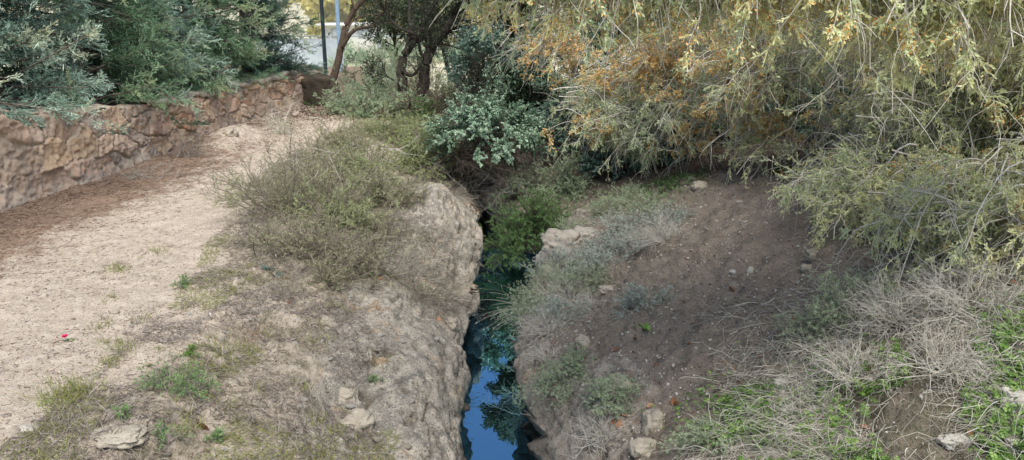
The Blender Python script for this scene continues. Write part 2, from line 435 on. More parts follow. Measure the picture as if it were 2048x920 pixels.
def make_bank(side):
    ys = yrows(); R = len(ys)
    T = LIPL if side < 0 else LIPR
    xl = np.interp(ys, T[:, 1], T[:, 0]); zl = np.interp(ys, T[:, 1], T[:, 2])
    # smooth
    ker = np.ones(9)/9; xl = np.convolve(np.pad(xl, 4, 'edge'), ker, 'valid'); zl = np.convolve(np.pad(zl, 4, 'edge'), ker, 'valid')
    n1 = 54; n2 = 330
    tw = np.linspace(0, 1, n1, endpoint=False)
    zb = WATER_Z-.5
    Xw = np.zeros((R, n1)); Zw = np.zeros((R, n1))
    for j in range(n1):
        t = tw[j]
        Zw[:, j] = zb+(zl-(.26 if side < 0 else .14)-zb)*t
        und = (.26 if side < 0 else .30)*min(1, (1-t)*3.2)*np.sqrt(min(1, t*4+.2))*(.7+.3*np.sin(ys*1.7)) - .10*(1-t)
        Xw[:, j] = xl+side*(und)
    s = np.linspace(0, 1, n2)
    dmax = 15.0
    d = (dmax*(.25*s+.75*s**3.2))[None, :]*np.ones((R, 1))
    Yg = ys[:, None]*np.ones((1, n2))
    X = xl[:, None]+side*d
    if side < 0:
        xe = np.interp(ys, PE[:, 1], PE[:, 0])[:, None]
        D = np.maximum(xl[:, None]-xe, .8)
        q = np.clip(d/D, 0, 1)
        z = zl[:, None]*(1-q)**1.55
        z = z+.14*(1-q)-.40*np.exp(-d/.24)+.0
        z = z+.46*gau(X, Yg, -1.05, 11.2, .5, .75)+.16*gau(X, Yg, -1.8, 8.6, .8, .8)
        z = z-.30*gau(X, Yg, -.75, 9.35, .45, .22)-.22*gau(X, Yg, -1.6, 9.5, .7, .35)
        z = z-.16*gau(X, Yg, -1.2, 5.2, .30, 1.2)+.1*gau(X, Yg, -.8, 6.6, .3, 1.0)
        z = z+.30*gau(X, Yg, -5.75, 16.3, .5, 1.3)
        # shallow ditch of the path and soil gathered against the wall
        wx = wallx(Yg); z = z+.04*np.exp(-np.abs(X-wx)/.35)
        z = np.where(X < wx-.2, walltop(Yg)-.12, z)
        z = z-.5*sstep(22.5, 27, Yg)
        rock = np.clip(1-sstep(.8, 1.6, d), 0, 1)
        rock = np.maximum(rock, 1.2*gau(X, Yg, -1.15, 11.3, .75, 1.1))
        rock = np.maximum(rock, .5*sstep(1.9, .9, d)*(Yg < 9))
        rock = np.maximum(rock, .62*gau(X, Yg, -2.7, 4.9, .3, .25))
        litter = np.clip(1.15-sstep(.3, 2.7, X-wx)*1.2, 0, 1)*sstep(20, 15.5, Yg)+.8*gau(X, Yg, -4.6, 21, 1.2, 1.6)
        litter = np.where(X < wx, 1, litter*(1-gau(X, Yg, -5.6, 16.2, .6, 1.4)))
        litter = np.maximum(litter, gau(X, Yg, -.9, 14.6, .9, 1.3))
        path = (X < xe).astype(float)
        moss = np.clip(sstep(-.15, .7, xe-X+0*X+1.0-.6)*0+sstep(-.3, .5, X-xe), 0, 1)
    else:
        a = np.interp(ys, [1, 4, 8, 13, 17, 31], [.80, .80, .66, .52, .42, .35])[:, None]
        H = np.interp(ys, [1, 4, 8, 13, 17, 31], [2.3, 2.3, 2.3, 2.05, 1.6, 1.1])[:, None]
        z = zl[:, None]+H*(1-np.exp(-a*d/H))
        z = z-.14*np.exp(-d/.10)
        z = z+.38*gau(X, Yg, 3.3, 4.8, 1.1, 1.0)-.12*gau(X, Yg, 2.2, 7.2, .8, 1.2)
        z = z+.16*gau(X, Yg, .75, 6.0, .35, .5)+.20*gau(X, Yg, 1.05, 12.2, .35, .6)-.10*gau(X, Yg, .7, 8.2, .4, .5)
        z = z-.3*sstep(22.5, 27, Yg)
        rock = np.clip(1-sstep(.2, .55, d), 0, 1)
        rock = np.maximum(rock, gau(X, Yg, .95, 12.2, .45, .7)); rock = np.maximum(rock, .9*gau(X, Yg, .8, 5.9, .45, .8))
        litter = 1.1*gau(X, Yg, 2.6, 14.5, 2.2, 1.2)+1.3*gau(X, Yg, 4.9, 12.6, 2.3, 2.2)+.9*gau(X, Yg, 6.0, 9.5, 1.5, 2.0)+.5*gau(X, Yg, .2, 15.2, 1, 1)  # leaf litter mask, widened to paint the juniper's shade onto the soil
        path = np.zeros_like(X); moss = np.clip(gau(X, Yg, 3.2, 4.4, 1.4, 1.3)*1.3+gau(X, Yg, 1.9, 11.9, .8, 1.2)+.8*gau(X, Yg, .7, 9.5, .7, 1.5), 0, 1)
    def cat(w, g): return np.concatenate([np.broadcast_to(w, (R, n1)), g], 1)
    V = np.stack([np.concatenate([Xw, X], 1), np.broadcast_to(ys[:, None], (R, n1+n2)), np.concatenate([Zw, z], 1)], -1).astype(float)
    rock = cat(1.0, rock); litter = np.clip(cat(0., litter), 0, 1); path = cat(0., path); moss = cat(0., moss)
    V[:, -1, 2] = -1.0
    # normals
    du = np.gradient(V, axis=1); dv = np.gradient(V, axis=0); N = nrm(np.cross(du, dv)) * (1 if side > 0 else -1)
    N = np.where(N[..., 2:3] < -.3, -N, N)
    C = n1+n2; P = V.reshape(-1, 3); Nf = N.reshape(-1, 3); rk = rock.ravel()
    amp_r = np.clip(rk, 0, 1)
    warp = .35*np.stack([vnoise(P*2.6, 5), vnoise(P*2.6, 6), vnoise(P*2.6, 7)], -1)
    f1, f2, cid = worley(P*np.array([2.3, 2.0, 2.9])+warp, 31)
    ln = vnoise(P*np.array([2.2, 2.2, 4.0])+warp, 35); crack = np.clip(1-np.abs(ln)/.07, 0, 1)*sstep(-.1, .3, vnoise(P*1.3, 36))
    st = P[:, 2]*4.2+P[:, 1]*.35+1.1*fbm(P*1.1, 3, 51); sf = st-np.floor(st)
    ledge = (sstep(0, .75, sf)-sstep(.86, 1., sf)-.5)*(.4+.6*sstep(-.2, .3, vnoise(P*.9, 52)))
    disp = amp_r*(.085*fbm(P*1.1, 2, 1)+.06*(cid-.5)*sstep(0, .14, f2-f1)+.034*(.3-np.abs(fbm(P*2.6, 4, 9)))+.04*ledge+.020*(.3-np.abs(fbm(P*9, 4, 3)))+.010*fbm(P*24, 2, 4)-.06*crack)
    # solution holes in the limestone
    g1, _, gid = worley(P*np.array([4.2, 4.2, 5.5])+.5*warp, 77)
    disp = disp-amp_r*.12*sstep(.36, .12, g1)*(gid > .6)
    h1, _, hid = worley(P*9+warp, 78)
    disp = disp-amp_r*.03*sstep(.36, .1, h1)*(hid > .6)
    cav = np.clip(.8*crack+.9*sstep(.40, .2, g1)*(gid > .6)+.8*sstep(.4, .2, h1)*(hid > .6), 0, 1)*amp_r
    soft = (1-amp_r)
    pth = path.ravel()
    disp = disp+soft*((.06*(1-pth)+.022*pth)*fbm(P*1.6, 3, 41)+(.040*(1-pth)+.009*pth)*fbm(P*7, 4, 43)+(.016*(1-pth)+.006)*fbm(P*24, 3, 47))
    if side > 0: disp = disp+soft*.035*(ridged(np.stack([P[:, 0]*1.1+P[:, 1]*.5, P[:, 1]*3.6-P[:, 0]*1.2, P[:, 2]*0], -1)+.5*warp, 3, 70)-.4)*sstep(-.2, .4, vnoise(P*.8, 71))
    behind = 0
    P2 = P+Nf*disp[:, None]
    wet_shade = np.clip(sstep(WATER_Z+.5, WATER_Z+.12, P2[:, 2]+.15*fbm(P*2, 2, 90)), 0, 1)*.93  # reaches above the waterline to darken the walls and their reflection
    return P2.reshape(R, C, 3), dict(rock=rk, litter=litter.ravel(), moss=moss.ravel(), path=pth, wet_shade=wet_shade, cav=cav), R, C, path

VL, AL, RL, CL, pathL = make_bank(-1)
VR, AR, RR, CR, _ = make_bank(1)

def emit_bank(name, V, A, R, C, mat, mask=None, flip=False):
    q = grid_quads(R, C)
    if flip: q = q[:, ::-1]
    if mask is not None: q = q[mask.ravel()]
    used = np.zeros(R*C, bool); used[q.ravel()] = True
    idx = np.cumsum(used)-1
    m = MB(); m.add(V.reshape(-1, 3)[used], idx[q])
    o = m.build(name, mat, None, {k: v[used] for k, v in A.items()}, smooth=True)
    return tag(o, kind='structure')

pm = (pathL[:-1, :-1] > .5)
wxg = wallx(VL[..., 1])[:-1, :-1]
terr = VL[:-1, :-1, 0] < wxg-.25
emit_bank('rock_bank', VL, AL, RL, CL, MAT['left'], ~pm & ~terr)
emit_bank('path', VL, AL, RL, CL, MAT['left'], pm & ~terr)
emit_bank('terrace', VL, AL, RL, CL, MAT['left'], terr)
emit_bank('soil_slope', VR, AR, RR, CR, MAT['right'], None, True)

def bvh_of(V, R, C, step=2):
    Vs = V[::step, ::step]; r, c = Vs.shape[:2]
    return BVHTree.FromPolygons([tuple(x) for x in Vs.reshape(-1, 3).tolist()], grid_quads(r, c).tolist())
BL = bvh_of(VL, RL, CL); BR = bvh_of(VR, RR, CR)

def ground(x, y):
    """ground height under a point, from above"""
    best = None
    for b in (BL, BR):
        h = b.ray_cast(Vector((x, y, 6)), Vector((0, 0, -1)))
        if h[0] is not None and (best is None or h[0].z > best): best = h[0].z
    return best if best is not None else -2.2

def hit(u, v):
    d = Vector(ray(u, v)); d.normalize(); best = None
    for b in (BL, BR):
        h = b.ray_cast(Vector(CAM), d)
        if h[0] is not None and (best is None or h[3] < best[3]): best = h
    if best is None: return at(u, v, z=-.5), np.array([0, 0, 1.])
    n = np.array(best[1]); n = n if n[2] > 0 else -n
    return np.array(best[0]), n

def drape(xy, lift=0.0):
    out = np.zeros((len(xy), 3)); nn = np.zeros((len(xy), 3)); ok = np.zeros(len(xy), bool)
    dn = Vector((0, 0, -1))
    for i, (x, y) in enumerate(xy):
        best = None
        for b in (BL, BR):
            h = b.ray_cast(Vector((x, y, 6)), dn)
            if h[0] is not None and (best is None or h[0].z > best[0].z): best = h
        if best is None: continue
        out[i] = best[0]; n = np.array(best[1]); nn[i] = n if n[2] > 0 else -n; ok[i] = True
    out[:, 2] += lift
    return out, nn, ok

# water
m = MB()
xs = np.linspace(-3.2, 2.0, 12); yy = np.linspace(0.5, 22, 30)
G = np.stack(np.meshgrid(xs, yy), -1); G = np.concatenate([G, np.full(G.shape[:2]+(1,), WATER_Z)], -1)
m.add(G, grid_quads(30, 12)); tag(m.build('water', MAT['water']), kind='structure')
# far ground, reaching the horizon on all sides of the banks
m = MB(); gz = -.75
def gq(x0, x1, y0, y1):
    m.add([(x0, y0, gz), (x1, y0, gz), (x1, y1, gz), (x0, y1, gz)], [[0, 1, 2, 3]])
gq(-500, 500, 30.5, 900); gq(-500, -13.5, -300, 30.5); gq(13.5, 500, -300, 30.5); gq(-13.5, 13.5, -300, 1.3)
tag(m.build('ground', MAT['ground']), kind='structure')

# ------------------------------------------------------------------ stone wall
def stone_wall():
    y0, y1 = 4.2, 22.6; n = 1100; ny = np.linspace(y0, y1, n)
    hN = 84
    base = np.interp(ny, WALLX[:, 1], WALLX[:, 0])
    for _ in range(3): base = np.convolve(np.pad(base, 30, 'edge'), np.ones(61)/61, 'valid')
    top = walltop(ny)+.05*vnoise(np.stack([ny*2.2, ny*0, ny*0], -1), 3)+.03*vnoise(np.stack([ny*6, ny*0, ny*0], -1), 4)
    zb = -.25
    t = np.linspace(0, 1, hN)
    Z = zb+(top[:, None]-zb)*t[None, :]
    Yg = np.broadcast_to(ny[:, None], Z.shape)
    X = base[:, None]-.10*np.clip(Z, 0, 2)
    uv = np.stack([Yg.ravel()*1.95, Z.ravel()*2.7], -1)
    P3 = np.stack([X.ravel(), Yg.ravel(), Z.ravel()], -1)
    w = .20*np.stack([vnoise(P3*2.1, 61), vnoise(P3*2.1, 62)], -1)+.07*np.stack([vnoise(P3*9, 65), vnoise(P3*9, 66)], -1)
    f1, f2, sid = worley2(uv+w, 91)
    gap = f2-f1; mort = 1-sstep(.02, .08, gap)
    # nearer stretch is smeared with mortar, farther one is open-jointed
    smear = sstep(14.0, 10.5, Yg.ravel())
    dome = np.minimum(gap/.32, 1)**.6
    ang_ = sid*40; tilt = .07*np.abs(np.cos(ang_)*(uv[:, 0] % 1-.5)+np.sin(ang_)*(uv[:, 1] % 1-.5))-.04
    dome = sstep(.015, .085, gap)
    d = .085*dome*(1-.6*smear)+(.09-.03*smear)*(sid-.5)+tilt*dome+.03*fbm(P3*1.8, 2, 5)+.018*(.3-np.abs(fbm(P3*5, 3, 6)))+.018*fbm(P3*16, 3, 7)
    d = d+.04*sstep(.35, -.1, Z.ravel())
    P3[:, 0] += d
    m = MB(); th = .5
    F = P3.reshape(n, hN, 3)
    # flat top going back to the terrace
    kt = 16; T = np.zeros((n, kt, 3))
    for k in range(kt):
        s = (k+1)/kt
        T[:, k, 0] = F[:, -1, 0]*(1-s)+(base-th)*s; T[:, k, 1] = ny
        T[:, k, 2] = F[:, -1, 2]+.02*math.sin(s*3)
    tp = T.reshape(-1, 3); tp[:, 2] += .028*fbm(tp*5, 3, 8); T = tp.reshape(n, kt, 3)
    A = np.concatenate([F, T], 1)
    at_ = {'mortar': np.concatenate([np.clip(mort+.35*smear, 0, 1).reshape(n, hN), np.full((n, kt), .8)], 1).ravel(),
           'lichen': np.concatenate([(.85*sstep(.55, .0, Z)).reshape(n, hN), np.full((n, kt), .5)], 1).ravel()}
    tint = np.concatenate([sid.reshape(n, hN), np.full((n, kt), .45)], 1).ravel()
    root = thing('stone_wall', 'low rubble stone retaining wall of ochre and pinkish stones along the path', 'wall', (base[500], ny[500], 0))
    m.add(A, grid_quads(n, hN+kt), tint); m.build('masonry', MAT['wall'], root, at_, smooth=True)
    # end face
    e = MB(); a = A[-1]; bk = a.copy(); bk[:, 0] = base[-1]-th; bk[:, 1] += .02
    e.add(np.stack([a, bk], 0), grid_quads(2, hN+kt), .4)
    e.build('end_face', MAT['wall'], root, {'mortar': np.full(2*(hN+kt), .5), 'lichen': np.full(2*(hN+kt), .5)})
    # pale mortar cap along the far stretch
    c = MB(); sel = (ny > 14.2); yy = ny[sel]; k = 10
    rows = []
    prof = [(.07, -.03), (.08, .02), (.05, .05), (-.1, .06), (-.25, .06), (-.42, .05), (-.48, .02), (-.48, -.05)]
    tops = F[sel, -1, 2]; bx = F[sel, -1, 0].copy(); bx = np.convolve(np.pad(bx, 8, 'edge'), np.ones(17)/17, 'valid')
    for px, pz in prof:
        q = np.stack([bx+px*.8, yy, tops+pz], -1); q += .018*np.stack([fbm(q*7, 3, 3), 0*yy, fbm(q*6, 3, 4)], -1); rows.append(q)
    V = np.stack(rows, 1); c.add(V, grid_quads(len(yy), len(prof)), .45)
    c.build('coping', MAT['rockpale'], root, smooth=True)
stone_wall()

# ------------------------------------------------------------------ rocks and stones
def cube_sphere(k=9):
    vs = []; qs = []; o = 0
    g = np.linspace(-1, 1, k)
    for ax in range(3):
        for sg in (-1, 1):
            a, b = np.meshgrid(g, g, indexing='ij'); c = np.full_like(a, sg)
            arr = [None]*3; arr[ax] = c; arr[(ax+1) % 3] = a; arr[(ax+2) % 3] = b
            q = grid_quads(k, k, o)
            if sg < 0: q = q[:, ::-1]
            vs.append(np.stack(arr, -1).reshape(-1, 3)); qs.append(q); o += k*k
    v = np.concatenate(vs); key = np.round(v, 5); uq, inv = np.unique(key, axis=0, return_inverse=True)
    inv = np.asarray(inv).reshape(-1)
    v = nrm(uq*(1-.0)); return v, inv[np.concatenate(qs)]

def rock_mesh(size, seed, k=14, rough=.28):
    v, q = cube_sphere(k)
    off = seed*7.13
    box = np.sign(v)*np.abs(v)**.75
    r = 1+rough*fbm(v*1.3+off, 2, 5)+rough*.45*ridged(v*2.4+off, 3, 6)+.05*fbm(v*9+off, 2, 8)
    f1, f2, _ = worley(v*1.6+off, 3); r = r-rough*.5*np.clip(1-(f2-f1)/.2, 0, 1)
    return box*r[:, None]*np.asarray(size), q

def rock(u, v, size, label, mat='rockpale', name='rock', cat='rock', sink=.35, seed=None, group=None, pos=None, rough=.28, k=14):
    p = hit(u, v)[0] if pos is None else np.asarray(pos)
    if pos is None: size = tuple(.72*c for c in size)
    seed = seed if seed is not None else int(u+v)
    vv, q = rock_mesh(size, seed, k, rough)
    m = MB(); m.add(vv+p+np.array([0, 0, size[2]*(1-2*sink)]), q)
    o = m.build(name, MAT[mat], None, smooth=(k > 8), origin=p)
    return tag(o, label, cat, group)

# ------------------------------------------------------------------ plants
def hemi(n, lo=0.0, rng=RNG):
    z = rng.uniform(lo, 1, n); a = rng.uniform(0, 2*math.pi, n); r = np.sqrt(1-z*z)
    return np.stack([r*np.cos(a), r*np.sin(a), z], -1)

def shrub(name, label, cat, base, size, n1=40, m2=8, q=14, leaf=(.03, .008), mat='scrub', stem='greytwig', wig=.18, grav=.0, lo=.05,
          spread=.7, tint=(.2, .9), tw=.35, offset=(0, 0, 0), group=None, rad=.006, leafgrav=.0, lvl3=0, up=.35, tmin=.3, seed=None, rng=None, var=(.72, 1.0)):
    rng = rng or np.random.default_rng(int(abs(base[0]*971+base[1]*613+size[0]*100)))
    base = np.asarray(base, float)
    root = thing(name, label, cat, base, group)
    tgt = hemi(n1, lo, rng)*np.asarray(size)*rng.uniform(var[0], var[1], (n1, 1))+np.asarray(offset)
    L = np.linalg.norm(tgt, axis=1); d0 = nrm(tgt/L[:, None]+np.array([0, 0, up]))
    p0 = base+rng.normal(size=(n1, 3))*np.array([.12*size[0], .12*size[1], .0])
    s1 = grow(p0, d0, L*1.08, 7, np.full(n1, up*.18+grav), wig*.6, rng)
    sm = MB(); tubes(sm, s1, rad, rad*.35, 4)
    k0, kd, pi = kids(s1, m2, tmin, 1, spread, rng)
    Lt = tw*np.mean(size)*rng.uniform(.5, 1.15, len(k0))
    s2 = grow(k0, kd, Lt, 5, grav, wig, rng); tubes(sm, s2, rad*.45, rad*.2, 3)
    lt = s2; par_t = rng.uniform(0, 1, n1)[pi]
    if lvl3:
        k0, kd, pj = kids(s2, lvl3, .25, 1, spread, rng)
        s3 = grow(k0, kd, .5*np.mean(Lt)*rng.uniform(.5, 1.1, len(k0)), 4, grav, wig, rng); tubes(sm, s3, rad*.25, rad*.12, 3)
        lt = s3; par_t = par_t[pj]
    sm.build('stems', MAT[stem], root)
    if q:
        lp, ld, pk = kids(lt, q, .1, 1, .8, rng)
        ld = ld.copy(); ld[:, 2] -= leafgrav
        # lighter leaves outside, darker leaves inside
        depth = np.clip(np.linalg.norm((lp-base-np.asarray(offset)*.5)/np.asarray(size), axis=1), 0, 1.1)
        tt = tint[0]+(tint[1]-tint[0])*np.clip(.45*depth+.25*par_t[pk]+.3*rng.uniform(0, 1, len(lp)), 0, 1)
        lm = MB(); nv = nrm(lp-base)+rng.normal(size=lp.shape)*.7+np.array([0, 0, .4])
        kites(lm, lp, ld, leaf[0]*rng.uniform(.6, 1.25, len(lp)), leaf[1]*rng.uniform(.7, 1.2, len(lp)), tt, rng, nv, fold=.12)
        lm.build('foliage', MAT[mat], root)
    return root

def g(u, v):
    return hit(u, v)[0]

# ---- cypress trees on the terrace behind the wall
def clear_wall(P):
    x, y, z = P[..., 0], P[..., 1], P[..., 2]
    fl = walltop(y)+.07-np.clip(x-wallx(y)-.12, 0, .5)*.8
    P[..., 2] = np.where(x > wallx(y)-.75, np.maximum(z, fl), z); return P

def cypress(base, R, H, mat, label, seed, nb=190):
    R = R+.3
    rng = np.random.default_rng(seed); base = np.asarray(base, float)
    root = thing('cypress_tree', label, 'tree', base, 'cypress trees on the terrace behind the stone wall')
    tr = MB(); tp = grow(base[None], [[0, 0, 1.]], H, 10, 0, .03, rng); tubes(tr, tp, .16, .02, 10); tr.build('trunk', MAT['greybark'], root, smooth=True)
    h = H*(rng.uniform(0, 1, nb)**1.25)*.93+.12
    a = rng.uniform(0, 2*math.pi, nb)
    rad = R*(1-(h/H)**1.5)*rng.uniform(.7, 1.12, nb)*(.8+.35*np.sin(a*3+h*2.3+seed))
    rad = np.maximum(rad, .3)
    d = np.stack([np.cos(a), np.sin(a), rng.uniform(-.2, .35, nb)], -1)
    p0 = np.stack([base[0]+0*h, base[1]+0*h, base[2]+h], -1)
    b1 = clear_wall(grow(p0, d, rad, 8, np.full(nb, .02), .07, rng))
    bm = MB(); tubes(bm, b1, .022, .006, 4)
    k0, kd, pi = kids(b1, 17, .28, 1.0, .75, rng); kd[:, 2] += .12
    out = nrm(k0-(base+np.array([0, 0, 1.])*((k0-base)[:, 2:3])))
    kd = nrm(kd+.35*out)
    b2 = grow(k0, kd, .42*rng.uniform(.6, 1.3, len(k0)), 5, .03, .1, rng); b2 = clear_wall(b2); tubes(bm, b2, .005, .002, 3)
    k1, kd1, pj = kids(b2, 9, .15, 1.0, .75, rng)
    b3 = clear_wall(grow(k1, kd1, .13*rng.uniform(.6, 1.3, len(k1)), 3, -.02, .1, rng))
    bm.build('branches', MAT['greybark'], root)
    lm = MB(); pb = rng.uniform(-.3, .3, nb)[pi][pj]; ps = rng.uniform(-.15, .15, len(k0))[pj]
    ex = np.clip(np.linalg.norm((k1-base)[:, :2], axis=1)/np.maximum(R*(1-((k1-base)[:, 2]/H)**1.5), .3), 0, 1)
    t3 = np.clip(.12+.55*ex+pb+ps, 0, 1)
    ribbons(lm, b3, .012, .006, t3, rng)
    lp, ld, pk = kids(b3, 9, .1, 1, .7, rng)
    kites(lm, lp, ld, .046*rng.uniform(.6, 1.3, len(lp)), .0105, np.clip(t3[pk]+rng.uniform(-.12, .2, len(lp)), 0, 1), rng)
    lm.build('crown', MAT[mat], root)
    return root

CY = [((-8.9, 7.4), 2.3, 6.5, 'cypress_blue', 'silvery blue cypress at the left edge of the photo, spilling over the wall'),
      ((-8.55, 9.9), 2.25, 6.6, 'cypress_blue', 'blue-green cypress with pale plumes above the mortared stretch of wall'),
      ((-8.3, 12.4), 2.05, 6.4, 'cypress_blue', 'blue-green cypress standing left of the bright green cypress'),
      ((-7.75, 14.3), 1.75, 5.8, 'cypress_green', 'bright green cypress drooping over the wall top in the middle of the row'),
      ((-7.75, 16.3), 1.75, 6.2, 'cypress_blue', 'grey-green cypress just beyond the bright green one'),
      ((-7.35, 18.5), 1.6, 6.0, 'cypress_green', 'mid green cypress with yellowish tips near the far end of the wall'),
      ((-6.95, 21.0), 1.55, 5.8, 'cypress_dark', 'dark shaded cypress at the far end of the row beside the pole')]
for i, (xy, R_, H_, mt, lb) in enumerate(CY):
    cypress((xy[0], xy[1], walltop(xy[1])-.15), R_, H_, mt, lb, 100+i)

# ---- background trees beyond, seen through gaps
def bushy_tree(name, label, base, R, H, mat, seed, nleaf=9000, leaf=(.09, .045), trunk=.12, bark='greybark', group=None, low=.25, tint=(.1, .95)):
    rng = np.random.default_rng(seed); base = np.asarray(base, float)
    root = thing(name, label, 'tree', base, group)
    tm = MB(); tp = grow(base[None], [[0, 0, 1.]], H*.8, 9, 0, .06, rng); tubes(tm, tp, trunk, trunk*.3, 8); tm.build('trunk', MAT[bark], root, smooth=True)
    k0, kd, _ = kids(tp, 26, low, 1, .9, rng)
    b = grow(k0, kd+np.array([0, 0, .1]), R*rng.uniform(.7, 1.1, len(k0)), 7, .02, .14, rng); bm = MB(); tubes(bm, b, trunk*.28, .008, 4)
    k1, d1, pi = kids(b, 9, .3, 1, .9, rng); b2 = grow(k1, d1, R*.34*rng.uniform(.6, 1.2, len(k1)), 5, .03, .15, rng); tubes(bm, b2, .008, .003, 3); bm.build('branches', MAT[bark], root)
    per = max(4, int(nleaf/len(k1)))
    lp, ld, pj = kids(b2, per, .1, 1.05, 1.0, rng); lp = lp+rng.normal(size=lp.shape)*.05
    t = np.clip(tint[0]+(tint[1]-tint[0])*(.3*rng.uniform(0, 1, len(lp))+.45*((lp[:, 2]-base[2])/H)+.25*rng.uniform(0, 1, len(k1))[pj]), 0, 1)
    lm = MB(); kites(lm, lp, ld, leaf[0]*rng.uniform(.6, 1.2, len(lp)), leaf[1]*rng.uniform(.7, 1.2, len(lp)), t, rng, fold=.1)
    lm.build('crown', MAT[mat], root); return root

BACKING = []
bushy_tree('evergreen_tree', 'slim dark evergreen rising between the overhanging shrub and the left tip of the juniper', (.42, 16.3, ground(.42, 16.3)-.1), .95, 5.2, 'oak', 355, 30000, (.085, .048), .07, 'oakbark', low=.05)
BACKING += [(4.5, 14.0, .55, (.9, .5, .7), 'low dark evergreen bush added in place of deep shade left of the juniper trunk', 410), (3.1, 14.9, .5, (.8, .45, .6), 'low dark evergreen bush added in place of shade behind the teal shrub on the crest', 411), (5.3, 11.9, .35, (.7, .45, .5), 'small dark evergreen bush added in place of shade in front of the juniper trunk', 412)]  # bushes added to darken soil that lies in deep shade
# right-hand trees closing the view behind the drooping juniper
for i, (x, y, R_, H_, lb) in enumerate([(1.6, 20.5, 1.7, 4.2, 'dark evergreen tree behind the left end of the drooping juniper'),
                                 (3.6, 18.5, 2.0, 5.6, 'dark evergreen tree hidden deep behind the middle of the drooping juniper'),
                                 (7.0, 18.0, 2.4, 6.2, 'tall dark evergreen behind the right half of the drooping juniper'),
                                 (10.0, 15.5, 2.4, 6.2, 'dark evergreen at the right edge behind the drooping juniper')]):
    bushy_tree('evergreen_tree', lb, (x, y, ground(x, y)-.1), R_, H_, 'cypress_dark', 300+i, 26000, (.085, .035), group='dark evergreens behind the juniper', low=.08)
for i, (x, y, zc, sz, lb) in enumerate([(2.3, 16.6, 1.0, (1.1, .7, 1.3), 'dark evergreen bush added in place of shade behind the juniper tips, nearest the gorge'),
                                 (4.0, 16.4, 1.2, (1.3, .7, 1.5), 'dark evergreen bush added in place of shade, second from the gorge behind the juniper'),
                                 (5.9, 15.6, 1.2, (1.3, .7, 1.6), 'dark evergreen bush added in place of shade just behind the juniper trunk'),
                                 (7.9, 14.6, 1.2, (1.4, .8, 1.6), 'dark evergreen bush added in place of shade behind the right half of the juniper'),
                                 (9.6, 12.6, 1.2, (1.3, .8, 1.6), 'dark evergreen bush added in place of shade at the right edge behind the juniper')]):
    BACKING.append((x, y, zc, sz, lb, 400+i))  # dark backing added where the lit slope showed through the juniper
for u_, Y_, R_, H_, lb in [(905, 25.5, 1.3, 4.3, 'shady evergreen oak right behind the two dark trunks'), (795, 27.0, 1.2, 4.6, 'shady evergreen oak standing between leaning tree and dark trunks in the background')]:
    p = at(u_, 150, Y=Y_); bushy_tree('evergreen_oak', lb, (p[0], Y_, -.7), R_, H_, 'oak', int(u_), 9000, (.085, .045), .1, 'oakbark', low=.5, tint=(.2, 1), group='oaks behind the dark trunks')
# sunlit yellow trees far beyond the court
for i, (u, Y, R_, H_, lb) in enumerate([(655, 60, 3.2, 5.4, 'sunlit yellow tree behind the dark fence pole in the far gap'), (725, 64, 3.2, 5.6, 'sunlit yellow tree right of the leaning trunk in the far gap'), (820, 61, 3.0, 5.2, 'sunlit yellow tree just behind the left oak trunk'), (690, 62, 3.0, 5.2, 'sunlit yellow tree above the leaning trunk in the far gap'), (765, 66, 3.0, 5.0, 'sunlit yellow tree left of the dark oak in the far gap'),
                                  (870, 70, 3.4, 5.6, 'sunlit yellow tree seen between the oak trunks'), (960, 66, 3.2, 5.0, 'pale sunlit tree behind the right side of the oak')]):
    p = at(u, 60, Y=Y); bushy_tree('yellow_tree', lb, (p[0], Y, -.8), R_, H_, 'yellowtree', 330+i, 14000, (.42, .28), .15, group='sunlit trees beyond the court', low=.02)

# fence poles, screen and far pavilion
def post_obj(name, label, u, vtop, vbot, Y, r, mat, zb):
    a = at(u, vbot, Y=Y); base = np.array([a[0], Y, zb]); top = 4.2
    root = thing(name, label, 'pole', base)
    m = MB(); tubes(m, np.array([[base, [base[0], Y, top]]]), r, r, 12); m.build('shaft', MAT[mat], root, smooth=True)
    m = MB(); tubes(m, np.array([[base, base+[0, 0, .03], base+[0, 0, .06]]]), r*2.6, r*2.2, 12); m.build('base_plate', MAT[mat], root)
    m = MB(); tubes(m, np.array([[[base[0], Y, top], [base[0], Y, top+.03], [base[0], Y, top+.05]]]), r*1.2, r*.1, 12); m.build('cap', MAT[mat], root)
    return root
post_obj('fence_pole', 'tall dark steel pole just past the end of the stone wall', 651, 0, 135, 25.5, .062, 'steel', -.6)
post_obj('fence_pole', 'pale blue steel pole between the dark pole and the leaning trunk', 682, 70, 150, 29, .07, 'bluepaint', -.7)
fr = thing('court_fence', 'pale blue wire court fence glimpsed beyond the poles', 'fence', (-7, 34, -.75))
m = MB()
for x in np.arange(-16, 4.1, 5.0): tubes(m, np.array([[[x+.4, 34, -.75], [x+.4, 34, 3.4]]]), .03, .03, 8)
for z in (-.5, 1.4, 3.3): tubes(m, np.array([[[-16, 34, z], [4, 34, z]]]), .025, .025, 6)
m.build('frame', MAT['wire'], fr)
m = MB()
for x in np.arange(-16, 4, .09):
    pass
xx = np.arange(-18, 4, .11)
tubes(m, np.stack([np.stack([xx, 0*xx+33.96, 0*xx-.7], -1), np.stack([xx+3.9, 0*xx+33.96, 0*xx+3.3], -1)], 1), .004, .004, 3)
tubes(m, np.stack([np.stack([xx+3.9, 0*xx+33.97, 0*xx-.7], -1), np.stack([xx, 0*xx+33.97, 0*xx+3.3], -1)], 1), .004, .004, 3)
m.build('mesh', MAT['wire'], fr)
m = MB(); yy = np.linspace(-10.8, -7.1, 60); zz = np.array([-.62, 0., .6, 1.3])
